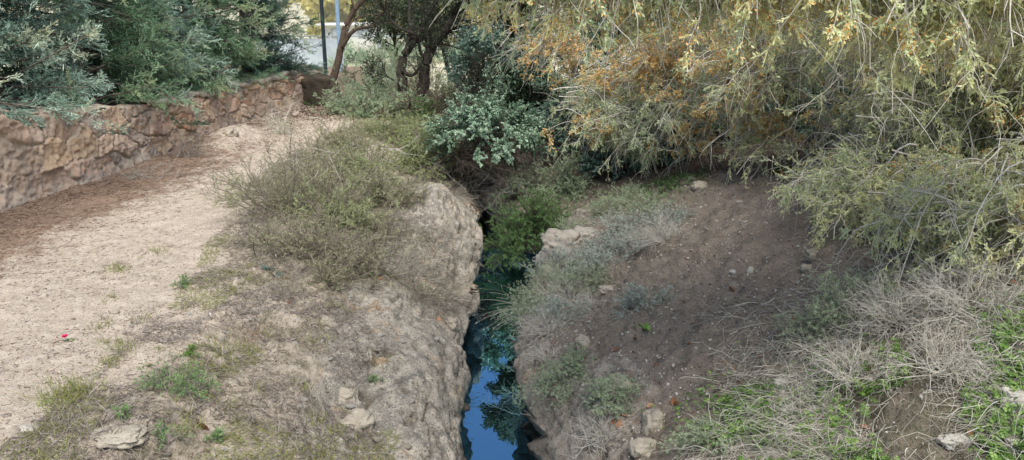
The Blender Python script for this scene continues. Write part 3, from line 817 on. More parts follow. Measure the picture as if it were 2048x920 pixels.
V = np.stack([np.broadcast_to(yy[:, None], (60, 4)), 34.06+.04*np.sin(yy[:, None]*3+zz[None]*2), np.broadcast_to(zz[None], (60, 4))], -1)
m.add(V, grid_quads(60, 4)); m.build('windscreen', MAT['screen'], fr)

def box(m, x0, x1, y0, y1, z0, z1, t=.5):
    v = [(x0, y0, z0), (x1, y0, z0), (x1, y1, z0), (x0, y1, z0), (x0, y0, z1), (x1, y0, z1), (x1, y1, z1), (x0, y1, z1)]
    m.add(v, [[0, 3, 2, 1], [4, 5, 6, 7], [0, 1, 5, 4], [1, 2, 6, 5], [2, 3, 7, 6], [3, 0, 4, 7]], t)
bl = thing('low_building', 'low white building far behind the dark oak trunks', 'building', (-10, 54, -.75))
m = MB(); box(m, -12.6, -8.6, 54, 58, -.75, 1.3); wl_ = m.build('wall', MAT['plaster'], bl)
m = MB(); box(m, -12.9, -8.3, 53.5, 58.5, 1.3, 1.44); m.build('roof', MAT['plaster'], bl)
for x in (-12.0, -10.2):
    m = MB(); box(m, x, x+.9, 53.93, 53.99, .55, 1.15); wf = m.build('window', MAT['wire'], wl_, root=bl)
    m = MB(); box(m, x+.08, x+.82, 53.91, 53.925, .62, 1.08); m.build('pane', MAT['screen'], wf, root=bl)
for i, (x0, lb) in enumerate([(-16.5, 'pale green clipped bush left in the row in front of the far white building'), (-13.2, 'pale green clipped bush second in the row before the far building'), (-10.2, 'pale green bush in the middle of the row before the far building'), (-6.4, 'pale green bush at the right end of the row before the far building'), (-2.8, 'pale green bush right of the far white building')]):
    shrub('far_bush', lb, 'bush', (x0, 48+.4*i, -.75), (1.9, 1.2, 1.25), 40, 9, 16, (.16, .06), 'pale', 'greytwig', tw=.3, tint=(.4, 1), group='pale bushes before the far building')
shrub('pale_bush', 'pale hazy bush between the two poles beyond the wall end', 'bush', (-6.6, 31, -.75), (1.6, .9, 1.7), 50, 12, 20, (.09, .02), 'pale', 'greytwig', tw=.3, tint=(.4, 1))
# ---- pale bushes and thickets behind the oak
shrub('pale_bush', 'pale green feathery bush between the leaning trunk and the dark oak', 'bush', at(735, 195, Y=23.5)*[1, 1, 0]+[0, 0, -.6], (1.25, 1.0, 2.1), 60, 12, 26, (.06, .012), 'pale', 'greytwig', tw=.3)
shrub('pale_bush', 'tall pale olive bush in the gap between leaning trunk and dark oak', 'bush', at(775, 195, Y=25.5)*[1, 1, 0]+[0, 0, -.7], (1.2, .8, 2.6), 60, 12, 22, (.065, .016), 'pale', 'greytwig', tw=.3)
shrub('thicket_bush', 'olive bush showing between and behind the two dark oak trunks', 'bush', at(850, 195, Y=24.2)*[1, 1, 0]+[0, 0, -.7], (1.3, .8, 2.3), 60, 12, 20, (.06, .018), 'scrub', 'twigdark', tw=.3)
shrub('pale_bush', 'small pale green bush low behind the oak dead branches', 'bush', at(905, 190, Y=24.5)*[1, 1, 0]+[0, 0, -.6], (1.6, 1.0, 1.4), 50, 12, 20, (.06, .014), 'pale', 'greytwig', tw=.3)
shrub('thicket_bush', 'olive yellow thicket bush right of the oak in the background', 'bush', at(985, 200, Y=22.5)*[1, 1, 0]+[0, 0, -.6], (1.3, .9, 1.7), 60, 12, 18, (.055, .016), 'scrub', 'twigdark', tw=.3)
shrub('thicket_bush', 'dark leafy bush at the right foot of the oak under its crown', 'bush', at(950, 130, Y=21.0)*[1, 1, 0]+[0, 0, .2], (.95, .8, 2.2), 55, 12, 20, (.055, .028), 'teal', 'twigdark', tw=.3)
shrub('thicket_bush', 'dark green bush under the left curtain of the juniper beyond the gorge', 'bush', at(1090, 200, Y=17.8)*[1, 1, 0]+[0, 0, -.4], (1.0, .8, 1.9), 55, 12, 22, (.05, .025), 'teal', 'twigdark', tw=.3)

# ---- oak with two trunks, and the leaning tree
def poly_tree(name, label, Y, limbs, leafmat, bark, seed, levels=(5, 7, 8), leaf=(.05, .026), twl=.75, tint=(.1, .9), zmax=9, start=.35, base_v=None):
    rng = np.random.default_rng(seed)
    lines = []
    for pts, r0, r1, dy in limbs:
        P = np.array([at(u, v, Y=Y+dy*i/(len(pts)-1)) for i, (u, v) in enumerate(pts)])
        lines.append((catmull(P, 7), r0, r1))
    b = lines[0][0][0]; root = thing(name, label, 'tree', b)
    tm = MB()
    for i, (P, r0, r1) in enumerate(lines):
        P = P+.02*np.stack([vnoise(P*5, 3+i), vnoise(P*5, 4+i), vnoise(P*5, 5+i)], -1)
        mb = tm
        tubes(mb, P[None], r0, r1, 9)
    tm.build('trunk', MAT[bark], root, smooth=True)
    bm = MB(); lm = MB()
    for P, r0, r1 in lines:
        k = max(2, int(levels[0]*len(P)/14))
        k0, kd, _ = kids(P[None], k, start, 1, .95, rng)
        b1 = grow(k0, kd+np.array([0, -.1, .15]), twl*rng.uniform(.5, 1.3, len(k0)), 7, .01, .2, rng); tubes(bm, b1, r1*.55+.004, .006, 5)
        k1, d1, _ = kids(b1, levels[1], .2, 1, .95, rng); b2 = grow(k1, d1, twl*.5*rng.uniform(.5, 1.2, len(k1)), 5, .02, .22, rng); tubes(bm, b2, .007, .003, 3)
        k2, d2, pj = kids(b2, levels[2], .15, 1, 1.0, rng); b3 = grow(k2, d2, twl*.2*rng.uniform(.5, 1.2, len(k2)), 4, .0, .2, rng); tubes(bm, b3, .004, .002, 3)
        lp, ld, pk = kids(b3, 5, .2, 1, 1.0, rng)
        keep = lp[:, 2] < zmax; lp = lp[keep]; ld = ld[keep]
        t = tint[0]+(tint[1]-tint[0])*rng.uniform(0, 1, len(lp))
        kites(lm, lp, ld, leaf[0]*rng.uniform(.6, 1.2, len(lp)), leaf[1]*rng.uniform(.7, 1.2, len(lp)), t, rng, fold=.12)
    bm.build('branches', MAT[bark], root); lm.build('crown', MAT[leafmat], root); return root

poly_tree('oak_tree', 'dark oak with two twisting black trunks above a heap of dead branches', 20.5, [
    ([(812, 225), (806, 175), (803, 140), (812, 105), (836, 70), (856, 30), (884, -20), (920, -90)], .15, .05, .6),
    ([(838, 225), (848, 160), (853, 125), (868, 88), (892, 60), (912, 25), (932, -25), (950, -90)], .16, .05, -.5),
    ([(812, 105), (822, 60), (818, 20), (826, -40), (815, -100)], .06, .03, .8),
    ([(853, 125), (838, 95), (845, 60), (880, 52), (905, 30)], .045, .025, .5),
    ([(868, 88), (862, 60), (872, 30), (868, -10), (880, -60)], .05, .02, -.6),
    ([(803, 140), (825, 150), (848, 118), (862, 70)], .05, .03, -.3),
    ([(892, 60), (935, 55), (965, 70), (990, 110)], .045, .015, -1.2),
    ([(868, 88), (905, 92), (940, 110), (955, 150)], .035, .012, -1.0),
    ([(836, 70), (800, 55), (775, 30), (770, -20)], .04, .02, .3),
    ([(806, 175), (785, 160), (765, 150), (745, 155)], .03, .012, -.8)],
    'oak', 'oakbark', 21, (6, 6, 5), (.05, .024), .85, (.1, 1), 3.0, .42)
poly_tree('leaning_tree', 'leaning brown trunked tree at the far end of the stone wall with arching side branches', 22.6, [
    ([(655, 215), (664, 170), (676, 125), (684, 85), (692, 50), (710, 18), (735, -15), (770, -60)], .12, .055, .3),
    ([(685, 92), (700, 68), (716, 57), (738, 54), (750, 50), (752, 36), (766, 26), (780, 8)], .06, .02, -.6),
    ([(693, 70), (700, 48), (715, 36), (738, 30), (760, 28)], .035, .015, .5),
    ([(710, 18), (702, -5), (700, -50)], .03, .015, .2)],
    'oak', 'brownbark', 22, (2, 5, 5), (.05, .028), .5, (.2, 1), 9, .75)

# ivy covered boulder at its foot, and the wall's dark end
p = at(642, 205, Y=21.9)
rock(0, 0, (.50, .42, .46), 'dark rounded boulder at the foot of the leaning tree where the wall ends', 'darkrock', 'boulder', sink=.2, seed=5, pos=(p[0], 22.0, ground(p[0], 21.9)))

# dead branches at the oak's foot
def branch_pile(name, label, cat, base, n, L, spread, mat='greytwig', r=.008, seed=1, m2=4, flat=.25, group=None, dirb=(0, 0, 0)):
    rng = np.random.default_rng(seed); base = np.asarray(base, float); root = thing(name, label, cat, base, group)
    p0 = base+rng.normal(size=(n, 3))*np.asarray(spread)*np.array([1, 1, .3]); p0[:, 2] = np.maximum(p0[:, 2], base[2])
    a = rng.uniform(0, 6.28, n); d = np.stack([np.cos(a), np.sin(a), rng.uniform(-flat, flat*2.2, n)], -1)+np.asarray(dirb)
    b = grow(p0, d, L*rng.uniform(.5, 1.2, n), 7, .04, .16, rng); m = MB(); tubes(m, b, r*rng.uniform(.6, 1.2, n), r*.3, 4)
    for i in range(0): pass
    m.build('branches', MAT[mat], root)
    k0, kd, _ = kids(b, m2, .1, 1, .8, rng); b2 = grow(k0, kd, L*.4*rng.uniform(.4, 1.2, len(k0)), 5, .04, .2, rng); m = MB(); tubes(m, b2, r*.4, r*.15, 3)
    m.build('twigs', MAT[mat], root)
    return root
branch_pile('dead_branches', 'heap of dark dead branches fanning out at the foot of the oak', 'dead branches', at(855, 215, Y=19.8), 90, 1.2, (.6, .4, .35), 'twigdark', .012, 4, 7, .5)
branch_pile('dead_branches', 'sprawling grey brush pile lying on brown litter against the wall base', 'dead branches', g(290, 352), 70, .55, (.32, .25, .05), 'greytwig', .006, 5, 6, .15)
branch_pile('dead_branches', 'small upright grey dead bush in the corner of the wall', 'dead branches', g(378, 312), 40, .42, (.1, .08, .02), 'greytwig', .005, 6, 6, .9, dirb=(0, 0, .7))

# ---- left bank scrub
LS = [  # u v (base px), size, n1, m2, q, leaf, mat, stem, label
    (560, 440, (.62, .55, .95), 46, 9, 16, (.034, .007), 'scrub', 'greytwig', 'tall straggly grey-green scrub bush with bare pale stems beside the path'),
    (505, 385, (.35, .3, .6), 24, 8, 12, (.03, .006), 'scrubgreen', 'greytwig', 'thin pale sprigs of scrub at the path edge left of the tall scrub bush'),
    (560, 265, (.6, .5, .75), 26, 8, 9, (.035, .007), 'scrub', 'twig', 'thin airy scrub with bare whitish stems on the path edge below the far wall'),
    (655, 420, (.75, .6, .75), 50, 10, 16, (.034, .007), 'scrub', 'greytwig', 'wide dull olive scrub bush in the middle of the left bank'),
    (640, 520, (.55, .5, .5), 46, 9, 12, (.034, .006), 'scrub', 'drygrey', 'low tangled dry scrub on the bank below the olive scrub bush'),
    (735, 370, (.65, .55, .72), 52, 10, 18, (.034, .007), 'scrubgreen', 'greytwig', 'bushy green scrub with pale dead sticks on top of the rock knob'),
    (835, 350, (.55, .5, .85), 60, 11, 24, (.036, .009), 'scrubgreen', 'greytwig', 'fresh yellow-green bush at the brink left of the dark hollow'),
    (690, 300, (.6, .6, .6), 40, 9, 16, (.036, .008), 'scrub', 'greytwig', 'grey-green scrub bush behind the bank where the path narrows'),
    (770, 280, (.8, .7, .55), 50, 10, 20, (.038, .009), 'scrubgreen', 'greytwig', 'low spreading green bush between path end and brink'),
    (745, 235, (.85, .7, .75), 50, 10, 20, (.045, .012), 'pale', 'greytwig', 'pale grey-green bush right of the path end before the oak'),
    (830, 245, (.8, .6, .4), 50, 10, 20, (.045, .012), 'bright', 'greytwig', 'low bright green bush in front of the oak dead branches'),
    (610, 380, (.5, .45, .6), 44, 10, 16, (.034, .007), 'scrub', 'greytwig', 'tangled scrub bush filling the gap between the tall straggly bush and the olive one'),
    (690, 455, (.55, .45, .5), 46, 10, 14, (.034, .007), 'scrubgreen', 'greytwig', 'greenish scrub bush just uphill of the straw coloured clumps'),
    (780, 410, (.5, .45, .42), 46, 10, 15, (.034, .007), 'scrub', 'greytwig', 'low grey-green scrub draped over the left shoulder of the rock knob'),
    (540, 500, (.42, .4, .45), 40, 9, 12, (.032, .006), 'scrub', 'drygrey', 'dry brownish scrub below the tall straggly bush at the edge of the pale slope'),
    (700, 340, (.6, .5, .5), 46, 10, 16, (.036, .008), 'scrub', 'greytwig', 'olive scrub bush behind the rock knob with stems leaning right'),
    (620, 320, (.5, .45, .5), 36, 9, 12, (.034, .007), 'scrub', 'greytwig', 'thin scrub bush along the path edge behind the olive ones'),
    (600, 505, (.4, .36, .36), 40, 9, 10, (.032, .006), 'scrub', 'drygrey', 'brownish scrub on the bank edge right of the dry one below the tall bush'),
    (655, 565, (.42, .36, .34), 42, 9, 9, (.032, .006), 'scrub', 'drygrey', 'lowest drab scrub tangle hanging on the bank above the pale rock'),
    (720, 545, (.42, .36, .34), 42, 9, 9, (.032, .006), 'scrub', 'drygrey', 'drab scrub tangle right of the lowest one on the bank'),
    (760, 475, (.45, .4, .36), 42, 9, 11, (.032, .006), 'scrub', 'drygrey', 'grey tangle of scrub uphill beside the rock knob'),
    (850, 600, (.34, .28, .26), 40, 9, 5, (.032, .006), 'scrub', 'drygrey', 'nearly leafless scrub in the crease between rock knob and near rock'),
    (860, 300, (.5, .45, .6), 50, 10, 20, (.036, .009), 'scrubgreen', 'greytwig', 'fresh green bush behind the yellow-green one at the brink'),
    (690, 225, (.5, .5, .55), 40, 9, 16, (.04, .011), 'pale', 'greytwig', 'small pale bush beside the boulder at the path end'),
]
for u, v, sz, n1, m2, q, lf, mt, st, lb in LS:
    st = st if st in MAT else 'greytwig'
    sz = (1.2*sz[0], 1.2*sz[1], 1.05*sz[2]); rich = mt in ('bright', 'pale') or 'fresh' in lb or 'green' in lb[:22]; n1 = int(n1*(.82 if rich else .5)); q = int(q*(.75 if rich else .48))+1
    shrub('scrub_bush', lb, 'bush', g(u, v)-[0, 0, .03], sz, n1, m2, q, lf, mt, 'scrubtwig' if st in ('drygrey', 'greytwig') else st, wig=.24, tw=.42, rad=.0085, var=(.4, 1.3), lvl3=3 if q > 7 else 2, spread=.85, offset=(RNG.uniform(-.25, .3)*sz[0], RNG.uniform(-.3, .1)*sz[1], 0), tmin=.15, group='scrub bushes on the left bank')

branch_pile('dead_branches', 'bleached bare sticks poking out of the scrub above the rock knob', 'dead branches', g(720, 345)+[0, 0, .35], 12, 1.0, (.3, .2, .1), 'twig', .006, 8, 4, .25)
branch_pile('dead_branches', 'pale bare forked stems standing up in the tall straggly scrub', 'dead branches', g(575, 425), 11, .85, (.14, .1, .05), 'twig', .0085, 31, 5, .5, dirb=(.25, -.1, .9))
branch_pile('dead_branches', 'whitish leafless stems leaning out of the olive scrub toward the gorge', 'dead branches', g(680, 400), 12, .8, (.2, .15, .05), 'twig', .007, 32, 5, .4, dirb=(.6, -.2, .6))
branch_pile('dead_branches', 'bundle of grey dry twigs on the near left slope below the small bushy weed', 'dead branches', g(480, 755), 34, .3, (.12, .06, .01), 'greytwig', .003, 9, 4, .1)
branch_pile('dead_branches', 'dark bent twigs hanging on the slope at the edge of the near rock', 'dead branches', g(635, 630), 14, .42, (.06, .12, .02), 'twigdark', .004, 10, 3, .2)

# ---- overhanging leafy shrubs around the head of the gorge
def leaf_mound(name, label, base, offset, size, mat, nleaf, leaf, seed, stem='twigdark', nst=26, group=None, lo=-.25):
    rng = np.random.default_rng(seed); base = np.asarray(base, float); root = thing(name, label, 'bush', base, group)
    c = base+np.asarray(offset); S = np.asarray(size)
    # lumpy set of leafy boughs on an uneven shell
    nb = 90; dd = hemi(nb, lo, rng); R = 1+.22*fbm(dd*2.2+seed, 2, seed)
    tip = c+dd*S*R[:, None]
    st = base+rng.normal(size=(nst, 3))*np.array([.1, .1, .02]); ctr = c+dd[:nst]*S*.55
    s1 = np.stack([st+(ctr-st)*t+np.array([0, 0, 1])*.15*math.sin(t*3.14)*S[2] for t in np.linspace(0, 1, 6)], 1); sm = MB(); tubes(sm, s1, .016, .007, 5)
    b = grow(c+dd*S*.45, dd, .62*np.linalg.norm(S*dd, axis=1)*R, 6, .03, .13, rng); tubes(sm, b, .007, .003, 4)
    k0, kd, pi = kids(b, 13, .25, 1, .9, rng); b2 = grow(k0, kd, .22*np.mean(S)*rng.uniform(.6, 1.2, len(k0)), 5, .05, .15, rng); tubes(sm, b2, .003, .0015, 3)
    sm.build('stems', MAT[stem], root)
    per = max(4, nleaf//len(k0)); lp, ld, pj = kids(b2, per, .0, 1.05, .9, rng)
    ld[:, 2] -= .25; nv = nrm((lp-c)/S)+np.array([0, 0, .6])+rng.normal(size=lp.shape)*.45
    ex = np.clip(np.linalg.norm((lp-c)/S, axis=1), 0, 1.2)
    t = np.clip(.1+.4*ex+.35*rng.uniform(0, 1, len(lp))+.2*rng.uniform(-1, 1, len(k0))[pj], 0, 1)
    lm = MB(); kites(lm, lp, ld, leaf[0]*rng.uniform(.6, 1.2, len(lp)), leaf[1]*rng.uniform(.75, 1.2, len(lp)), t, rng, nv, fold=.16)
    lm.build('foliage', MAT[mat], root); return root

leaf_mound('leafy_shrub', 'rounded evergreen shrub with small oval leaves overhanging the dark hollow of the gorge', (-1.15, 14.9, -.7), (.70, -.85, 1.0), (1.05, .70, .78), 'ivy', 25000, (.052, .032), 50, lo=-.1)
leaf_mound('leafy_shrub', 'leafy evergreen shrub behind the overhanging one, under the juniper tips', (.3, 16.2, -.5), (.15, -.2, 1.1), (1.15, .75, .95), 'ivy', 18000, (.052, .03), 51)
leaf_mound('leafy_shrub', 'dark green drooping shrub right of the hollow below the juniper', (1.0, 15.2, -.5), (.1, -.2, .7), (.85, .55, .65), 'teal', 10000, (.05, .03), 52)
leaf_mound('leafy_shrub', 'dark evergreen shrub added in place of the shade deep in the hollow behind the overhanging one', (-.75, 15.15, -.8), (.15, 0, .42), (.75, .45, .6), 'oak', 9000, (.055, .032), 56)  # dark leaves added to blacken the hollow instead of real shade
leaf_mound('leafy_shrub', 'low teal-green leafy shrub on the right bank crest below the juniper', (2.0, 13.9, -.25), (0, 0, .2), (.75, .5, .42), 'teal', 9000, (.055, .034), 53)
leaf_mound('leafy_shrub', 'small teal leafy plant beside the crest at the foot of the juniper', (2.9, 13.5, 0.05), (0, 0, .1), (.38, .3, .26), 'teal', 2600, (.055, .034), 54)
leaf_mound('leafy_shrub', 'dark broadleaf shrub hanging from the oak side above the overhanging shrub', (-.3, 18.4, -.5), (-.1, 0, 2.0), (1.0, .7, .85), 'teal', 12000, (.055, .032), 55)

for x, y, zc, sz, lb, sd in BACKING:
    leaf_mound('shade_bush', lb, (x, y, ground(x, y)-.05), (0, 0, zc), sz, 'cypress_dark', 13000, (.10, .05), sd, group='dark bushes added in place of shade behind the juniper', lo=-.5)
shrub('grey_bush', 'small grey-green bush in the gorge head between the hollow and the upright grey bush', 'bush', (.25, 14.1, ground(.25, 14.1)), (.42, .35, .6), 44, 9, 14, (.03, .008), 'feather', 'greytwig', wig=.2, tw=.35, lvl3=2)
# bushes in the gorge and on the right lip
shrub('green_bush', 'bright green heath-like bush filling the gorge above the water', 'bush', (.36, 12.3, -1.15), (.74, .62, .95), 110, 12, 22, (.032, .006), 'bright', 'twigdark', wig=.15, tw=.3, lo=-.15, lvl3=3, up=.1)
shrub('grey_bush', 'upright grey-green feathery bush behind the bright green gorge bush', 'bush', (.98, 13.6, -.8), (.42, .4, 1.15), 60, 11, 18, (.032, .008), 'feather', 'greytwig', wig=.15, tw=.32, lvl3=3)
branch_pile('dead_branches', 'grey dead twigs heaped in the head of the gorge behind the green bush', 'dead branches', (-.05, 14.5, ground(-.05, 14.5)), 130, .75, (.4, .35, .2), 'greytwig', .006, 12, 6, .6)
branch_pile('dead_branches', 'dark brown hanging roots and twigs in the hollow under the overhanging shrub', 'dead branches', (-.62, 14.3, .05), 130, .75, (.3, .3, .22), 'twigdark', .006, 13, 8, .4, dirb=(0, 0, -.5))
RS = [
    (1065, 640, (.36, .34, .34), 'feather', 'grey-green bush overhanging the water beside the long grass stems'),
    (1095, 590, (.40, .38, .36), 'feather', 'hazy grey-green bush on the right lip above the water'),
    (1135, 540, (.40, .36, .30), 'sage', 'bluish sage bush between the lip rock and the soil slope'),
    (1190, 545, (.38, .32, .26), 'sage', 'silvery blue sage bush at the left edge of the bare soil'),
    (1215, 505, (.36, .30, .22), 'sage', 'silver sage tuft uphill of the silvery blue sage bush'),
    (1250, 460, (.45, .35, .22), 'sage', 'grey sage cushion on the crest slope below the teal shrub'),
    (1305, 425, (.45, .35, .20), 'feather', 'pale green herb cushion on the crest beside the pale rock'),
    (1220, 425, (.40, .35, .22), 'feather', 'faded green cushion plant right of the upright grey bush'),
    (1340, 450, (.40, .30, .18), 'sage', 'drab grey cushion plant at the top of the bare soil'),
    (1290, 620, (.30, .26, .20), 'sage', 'small pale grey sage alone on the bare soil slope'),
    (1225, 800, (.26, .24, .22), 'feather', 'pale minty bush low on the near right slope above the lip'),
    (1150, 740, (.24, .22, .16), 'feather', 'thin grey-green tuft on the near right lip'),
    (1710, 625, (.34, .30, .26), 'feather', 'feathery green herb in the hollow beside the dry grass mound'),
    (1650, 665, (.30, .28, .22), 'feather', 'thin wispy herb downhill of the feathery green one'),
    (1420, 895, (.26, .22, .16), 'feather', 'blue-green feathery herb at the bottom edge right of the white rock'),
]
for u, v, sz, mt, lb in RS:
    shrub('sage_bush' if mt == 'sage' else 'herb_bush', lb, 'bush', g(u, v)-[0, 0, .02], sz, 44, 8, 10, (.024, .005), mt, 'greytwig', wig=.25, tw=.45, rad=.003, lvl3=2, group='small grey bushes on the right bank')

for u, v, sz, lb in [
    (1800, 650, (.45, .4, .28), 'tangle of bleached dead stems on top of the dry grass mound'),
    (1940, 620, (.5, .4, .28), 'pale dead brush at the right edge under the juniper tips'),
    (1720, 760, (.42, .35, .22), 'grey dead stems sprawling on the left flank of the dry grass mound'),
    (1900, 740, (.42, .35, .2), 'flattened dead stems between the clover patches'),
    (1620, 850, (.35, .3, .18), 'grey dead stems at the bottom of the photo left of the clover'),
    (1100, 660, (.32, .3, .26), 'dry grey twig bush behind the bush beside the long grass stems'),
    (1140, 600, (.36, .3, .24), 'dry grey brush between the hazy lip bush and the bare soil'),
    (1330, 480, (.5, .35, .2), 'dry grey brush along the upper left edge of the bare soil'),
    (1180, 620, (.3, .26, .16), 'low dead twigs downhill of the silvery blue sage bush'),
    (1100, 720, (.3, .24, .14), 'low dead twigs on the right lip rock'),
    (1200, 880, (.3, .24, .2), 'dead stems and leaves in the cleft left of the tall limestone outcrop')]:
    shrub('dead_brush', lb, 'dead brush', g(u, v)-[0, 0, .02], sz, 46, 7, 0, mat='dry', stem='twig', wig=.3, tw=.55, rad=.0042, lvl3=3, lo=-.02, up=.1, spread=.9, group='dead brush on the right bank')
for u, v, mt, lb in [(1150, 470, 'feather', 'grey-green herb on top of the large grey lip rock'), (1075, 545, 'feather', 'soft grey bush directly below the bright green gorge bush'), (1125, 640, 'sage', 'drab sage behind the bush overhanging the water'), (1170, 575, 'feather', 'faded herb left of the flat pale stone'), (1260, 400, 'feather', 'pale herb on the crest just under the teal shrub'), (1110, 790, 'feather', 'thin mint green tuft on the near right lip rock'), (1270, 500, 'sage', 'grey sage tuft inside the dry brush edge')]:
    shrub('herb_bush', lb, 'bush', g(u, v)-[0, 0, .02], (.34, .3, .24), 44, 8, 9, (.024, .005), mt, 'greytwig', wig=.25, tw=.45, rad=.003, lvl3=2, group='small grey bushes on the right bank')

# ---- the drooping juniper
def juniper():
    rng = np.random.default_rng(99)
    tb = np.array([6.2, 12.6, ground(6.2, 12.6)-.1])
    root = thing('juniper_tree', 'huge drooping juniper with yellow-green foliage and orange cone clusters hanging over the right bank', 'tree', tb)
    tm = MB()
    trunk = catmull([tb, tb+[-.1, 0, .8], tb+[.1, -.1, 1.8], tb+[.0, .1, 3.0], tb+[.2, .0, 4.4], tb+[.3, 0, 5.6]], 6)
    tubes(tm, trunk[None], .26, .06, 12); tm.build('trunk', MAT['greybark'], root, smooth=True)
    # foliage masses: (centre u, v, depth, half width u, half height v, count, warm)
    def Yf(u): return np.interp(u, [1000, 1150, 1280, 1500, 1750, 2048, 2300], [14.6, 13.4, 12.4, 10.4, 8.1, 6.4, 6.0])
    M = []
    poly = [(1010, -260, -1), (1010, 100), (1060, 150), (1130, 230), (1190, 290), (1280, 322), (1330, 300), (1460, 300), (1510, 395), (1545, 330), (1620, 260), (1680, 250), (1700, 300), (1640, 400), (1620, 490), (1700, 470), (1790, 440), (1890, 540), (2048, 540), (2250, 540)]
    bu = np.array([1010, 1040, 1110, 1190, 1270, 1300, 1340, 1440, 1480, 1500, 1530, 1600, 1640, 1660, 1700, 1800, 1880, 1940, 2048, 2300])
    bv = np.array([90, 130, 215, 285, 325, 315, 290, 285, 340, 385, 310, 300, 330, 460, 440, 430, 500, 540, 520, 560])
    ncl = 640; N0 = ncl*6
    U = rng.uniform(1015, 2300, N0); Vv = rng.uniform(-430, 560, N0)
    lim = np.interp(U, bu, bv)
    clump = fbm(np.stack([U/95, Vv/80, 0*U], -1), 2, 12)
    hole = gau(U, Vv, 1600, 300, 110, 55)+.7*gau(U, Vv, 1440, 250, 60, 50)+.6*gau(U, Vv, 1700, 215, 60, 30)
    ok = ((U > 1045)|(Vv < -70))&(Vv < lim+rng.normal(size=N0)*8)&(clump+rng.random(N0)*.8 > .12)&(rng.random(N0) > hole*1.1)
    U = U[ok][:ncl]; Vv = Vv[ok][:ncl]; lim = lim[ok][:ncl]; ncl = len(U)
    dep = Yf(U)+rng.uniform(0, 1, ncl)**1.5*2.3
    fringe = np.clip(1-(lim-Vv)/160, 0, 1); dep = dep-fringe*(dep-Yf(U))*.6
    for i in range(ncl):                      # tips hang just clear of the slope
        hy = hit(U[i], Vv[i])[0][1]
        if dep[i] > hy-.35: dep[i] = max(hy-.35-.3*rng.random(), 4.6)
    C0 = np.array([at(u, v, Y=y) for u, v, y in zip(U, Vv, dep)])
    outc = nrm((C0-trunk[12])*np.array([1, 1, .0]))+np.array([-.05, -.3, 0])
    outc = nrm(outc+rng.normal(size=(ncl, 3))*np.array([.75, .6, .12]))
    ns = 6; ci = np.repeat(np.arange(ncl), ns); n = ncl*ns
    E = C0[ci]+rng.normal(size=(n, 3))*np.array([.27, .27, .17])
    gz_ = np.array([ground(e[0], e[1]) for e in E]); E[:, 2] = np.maximum(E[:, 2], gz_+.1)
    U = U[ci]; Vv = Vv[ci]; dep = dep[ci]; hole_ = gau(U, Vv, 1590, 280, 150, 90)
    outd = nrm(outc[ci]+rng.normal(size=(n, 3))*np.array([.3, .3, .1]))
    L = rng.uniform(.5, 1.15, n)
    s = np.linspace(0, 1, 9)
    up = rng.uniform(.3, .75, n)*L
    start = C0[ci]-outc[ci]*rng.uniform(.35, .8, (ncl, 1))[ci]+np.array([0, 0, 1])*rng.uniform(.08, .5, (ncl, 1))[ci]+rng.normal(size=(n, 3))*.12
    ctrl = start+(E-start)*np.array([.7, .7, .2])+np.array([0, 0, 1])*(.22*L)[:, None]
    pts = ((1-s)**2)[None, :, None]*start[:, None]+(2*s*(1-s))[None, :, None]*ctrl[:, None]+(s**2)[None, :, None]*E[:, None]
    pts = pts+np.cumsum(rng.normal(size=pts.shape)*.014, axis=1)
    bm = MB(); tubes(bm, pts, .0095, .004, 4)
    # long bare pale branches arching out through the sprays
    nb = 170; pick = rng.choice(ncl, nb); ob = outc[pick]+rng.normal(size=(nb, 3))*.35
    bb = grow(C0[pick]-outc[pick]*.6+np.array([0, 0, .3])+rng.normal(size=(nb, 3))*.2, ob+np.array([0, 0, .15]), rng.uniform(.6, 1.4, nb), 10, .10, .13, rng); tubes(bm, bb, .0085, .003, 4)
    k8, d8, _ = kids(bb, 5, .3, 1, .8, rng); tubes(bm, grow(k8, d8, rng.uniform(.15, .4, len(k8)), 5, .22, .2, rng), .0038, .0018, 3)
    # boughs from the trunk out to clusters of sprays
    cl = rng.choice(n, 60, replace=False); bp = []
    for c in cl:
        h = float(np.clip(start[c][2]+rng.uniform(-.3, .6), tb[2]+1.0, tb[2]+5.2))
        a = np.array([np.interp(h, trunk[:, 2], trunk[:, 0]), np.interp(h, trunk[:, 2], trunk[:, 1]), h])
        b = start[c]; mid = (a+b)/2+np.array([rng.normal()*.15, rng.normal()*.15, .35])
        bp.append(catmull([a, mid, b], 6))
    bp = np.array(bp); bp = bp+np.cumsum(rng.normal(size=bp.shape)*.018, axis=1)
    lb = MB(); tubes(lb, bp, .045, .012, 6); lb.build('bough', MAT['twig'], root, smooth=True)
    # twigs
    k0, kd, pi = kids(pts, 7, .2, 1.0, 1.0, rng); Lt = rng.uniform(.12, .40, len(k0))
    tw = grow(k0, kd, Lt, 6, .07, .17, rng); tubes(bm, tw, .0048, .0022, 3)
    # bare wiry strands in the inside
    sel = rng.random(len(k0)) < .4
    k9, d9, _ = kids(tw[sel], 2, .3, 1, .8, rng); st = grow(k9, d9, rng.uniform(.15, .5, len(k9)), 5, .25, .2, rng); tubes(bm, st, .003, .0014, 3)
    bm.build('twigs', MAT['twig'], root)
    # warm clusters gather on the outer sprays of the upper left and of the right middle
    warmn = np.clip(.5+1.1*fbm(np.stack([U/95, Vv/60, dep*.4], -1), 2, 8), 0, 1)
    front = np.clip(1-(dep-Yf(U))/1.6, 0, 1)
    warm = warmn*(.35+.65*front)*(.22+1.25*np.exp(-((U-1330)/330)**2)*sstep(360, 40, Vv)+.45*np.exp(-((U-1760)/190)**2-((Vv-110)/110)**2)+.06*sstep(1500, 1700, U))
    light = np.clip(.17+.36*front*(.3+.9*warmn)+.13*sstep(1450, 1750, U)*front, 0, .56)
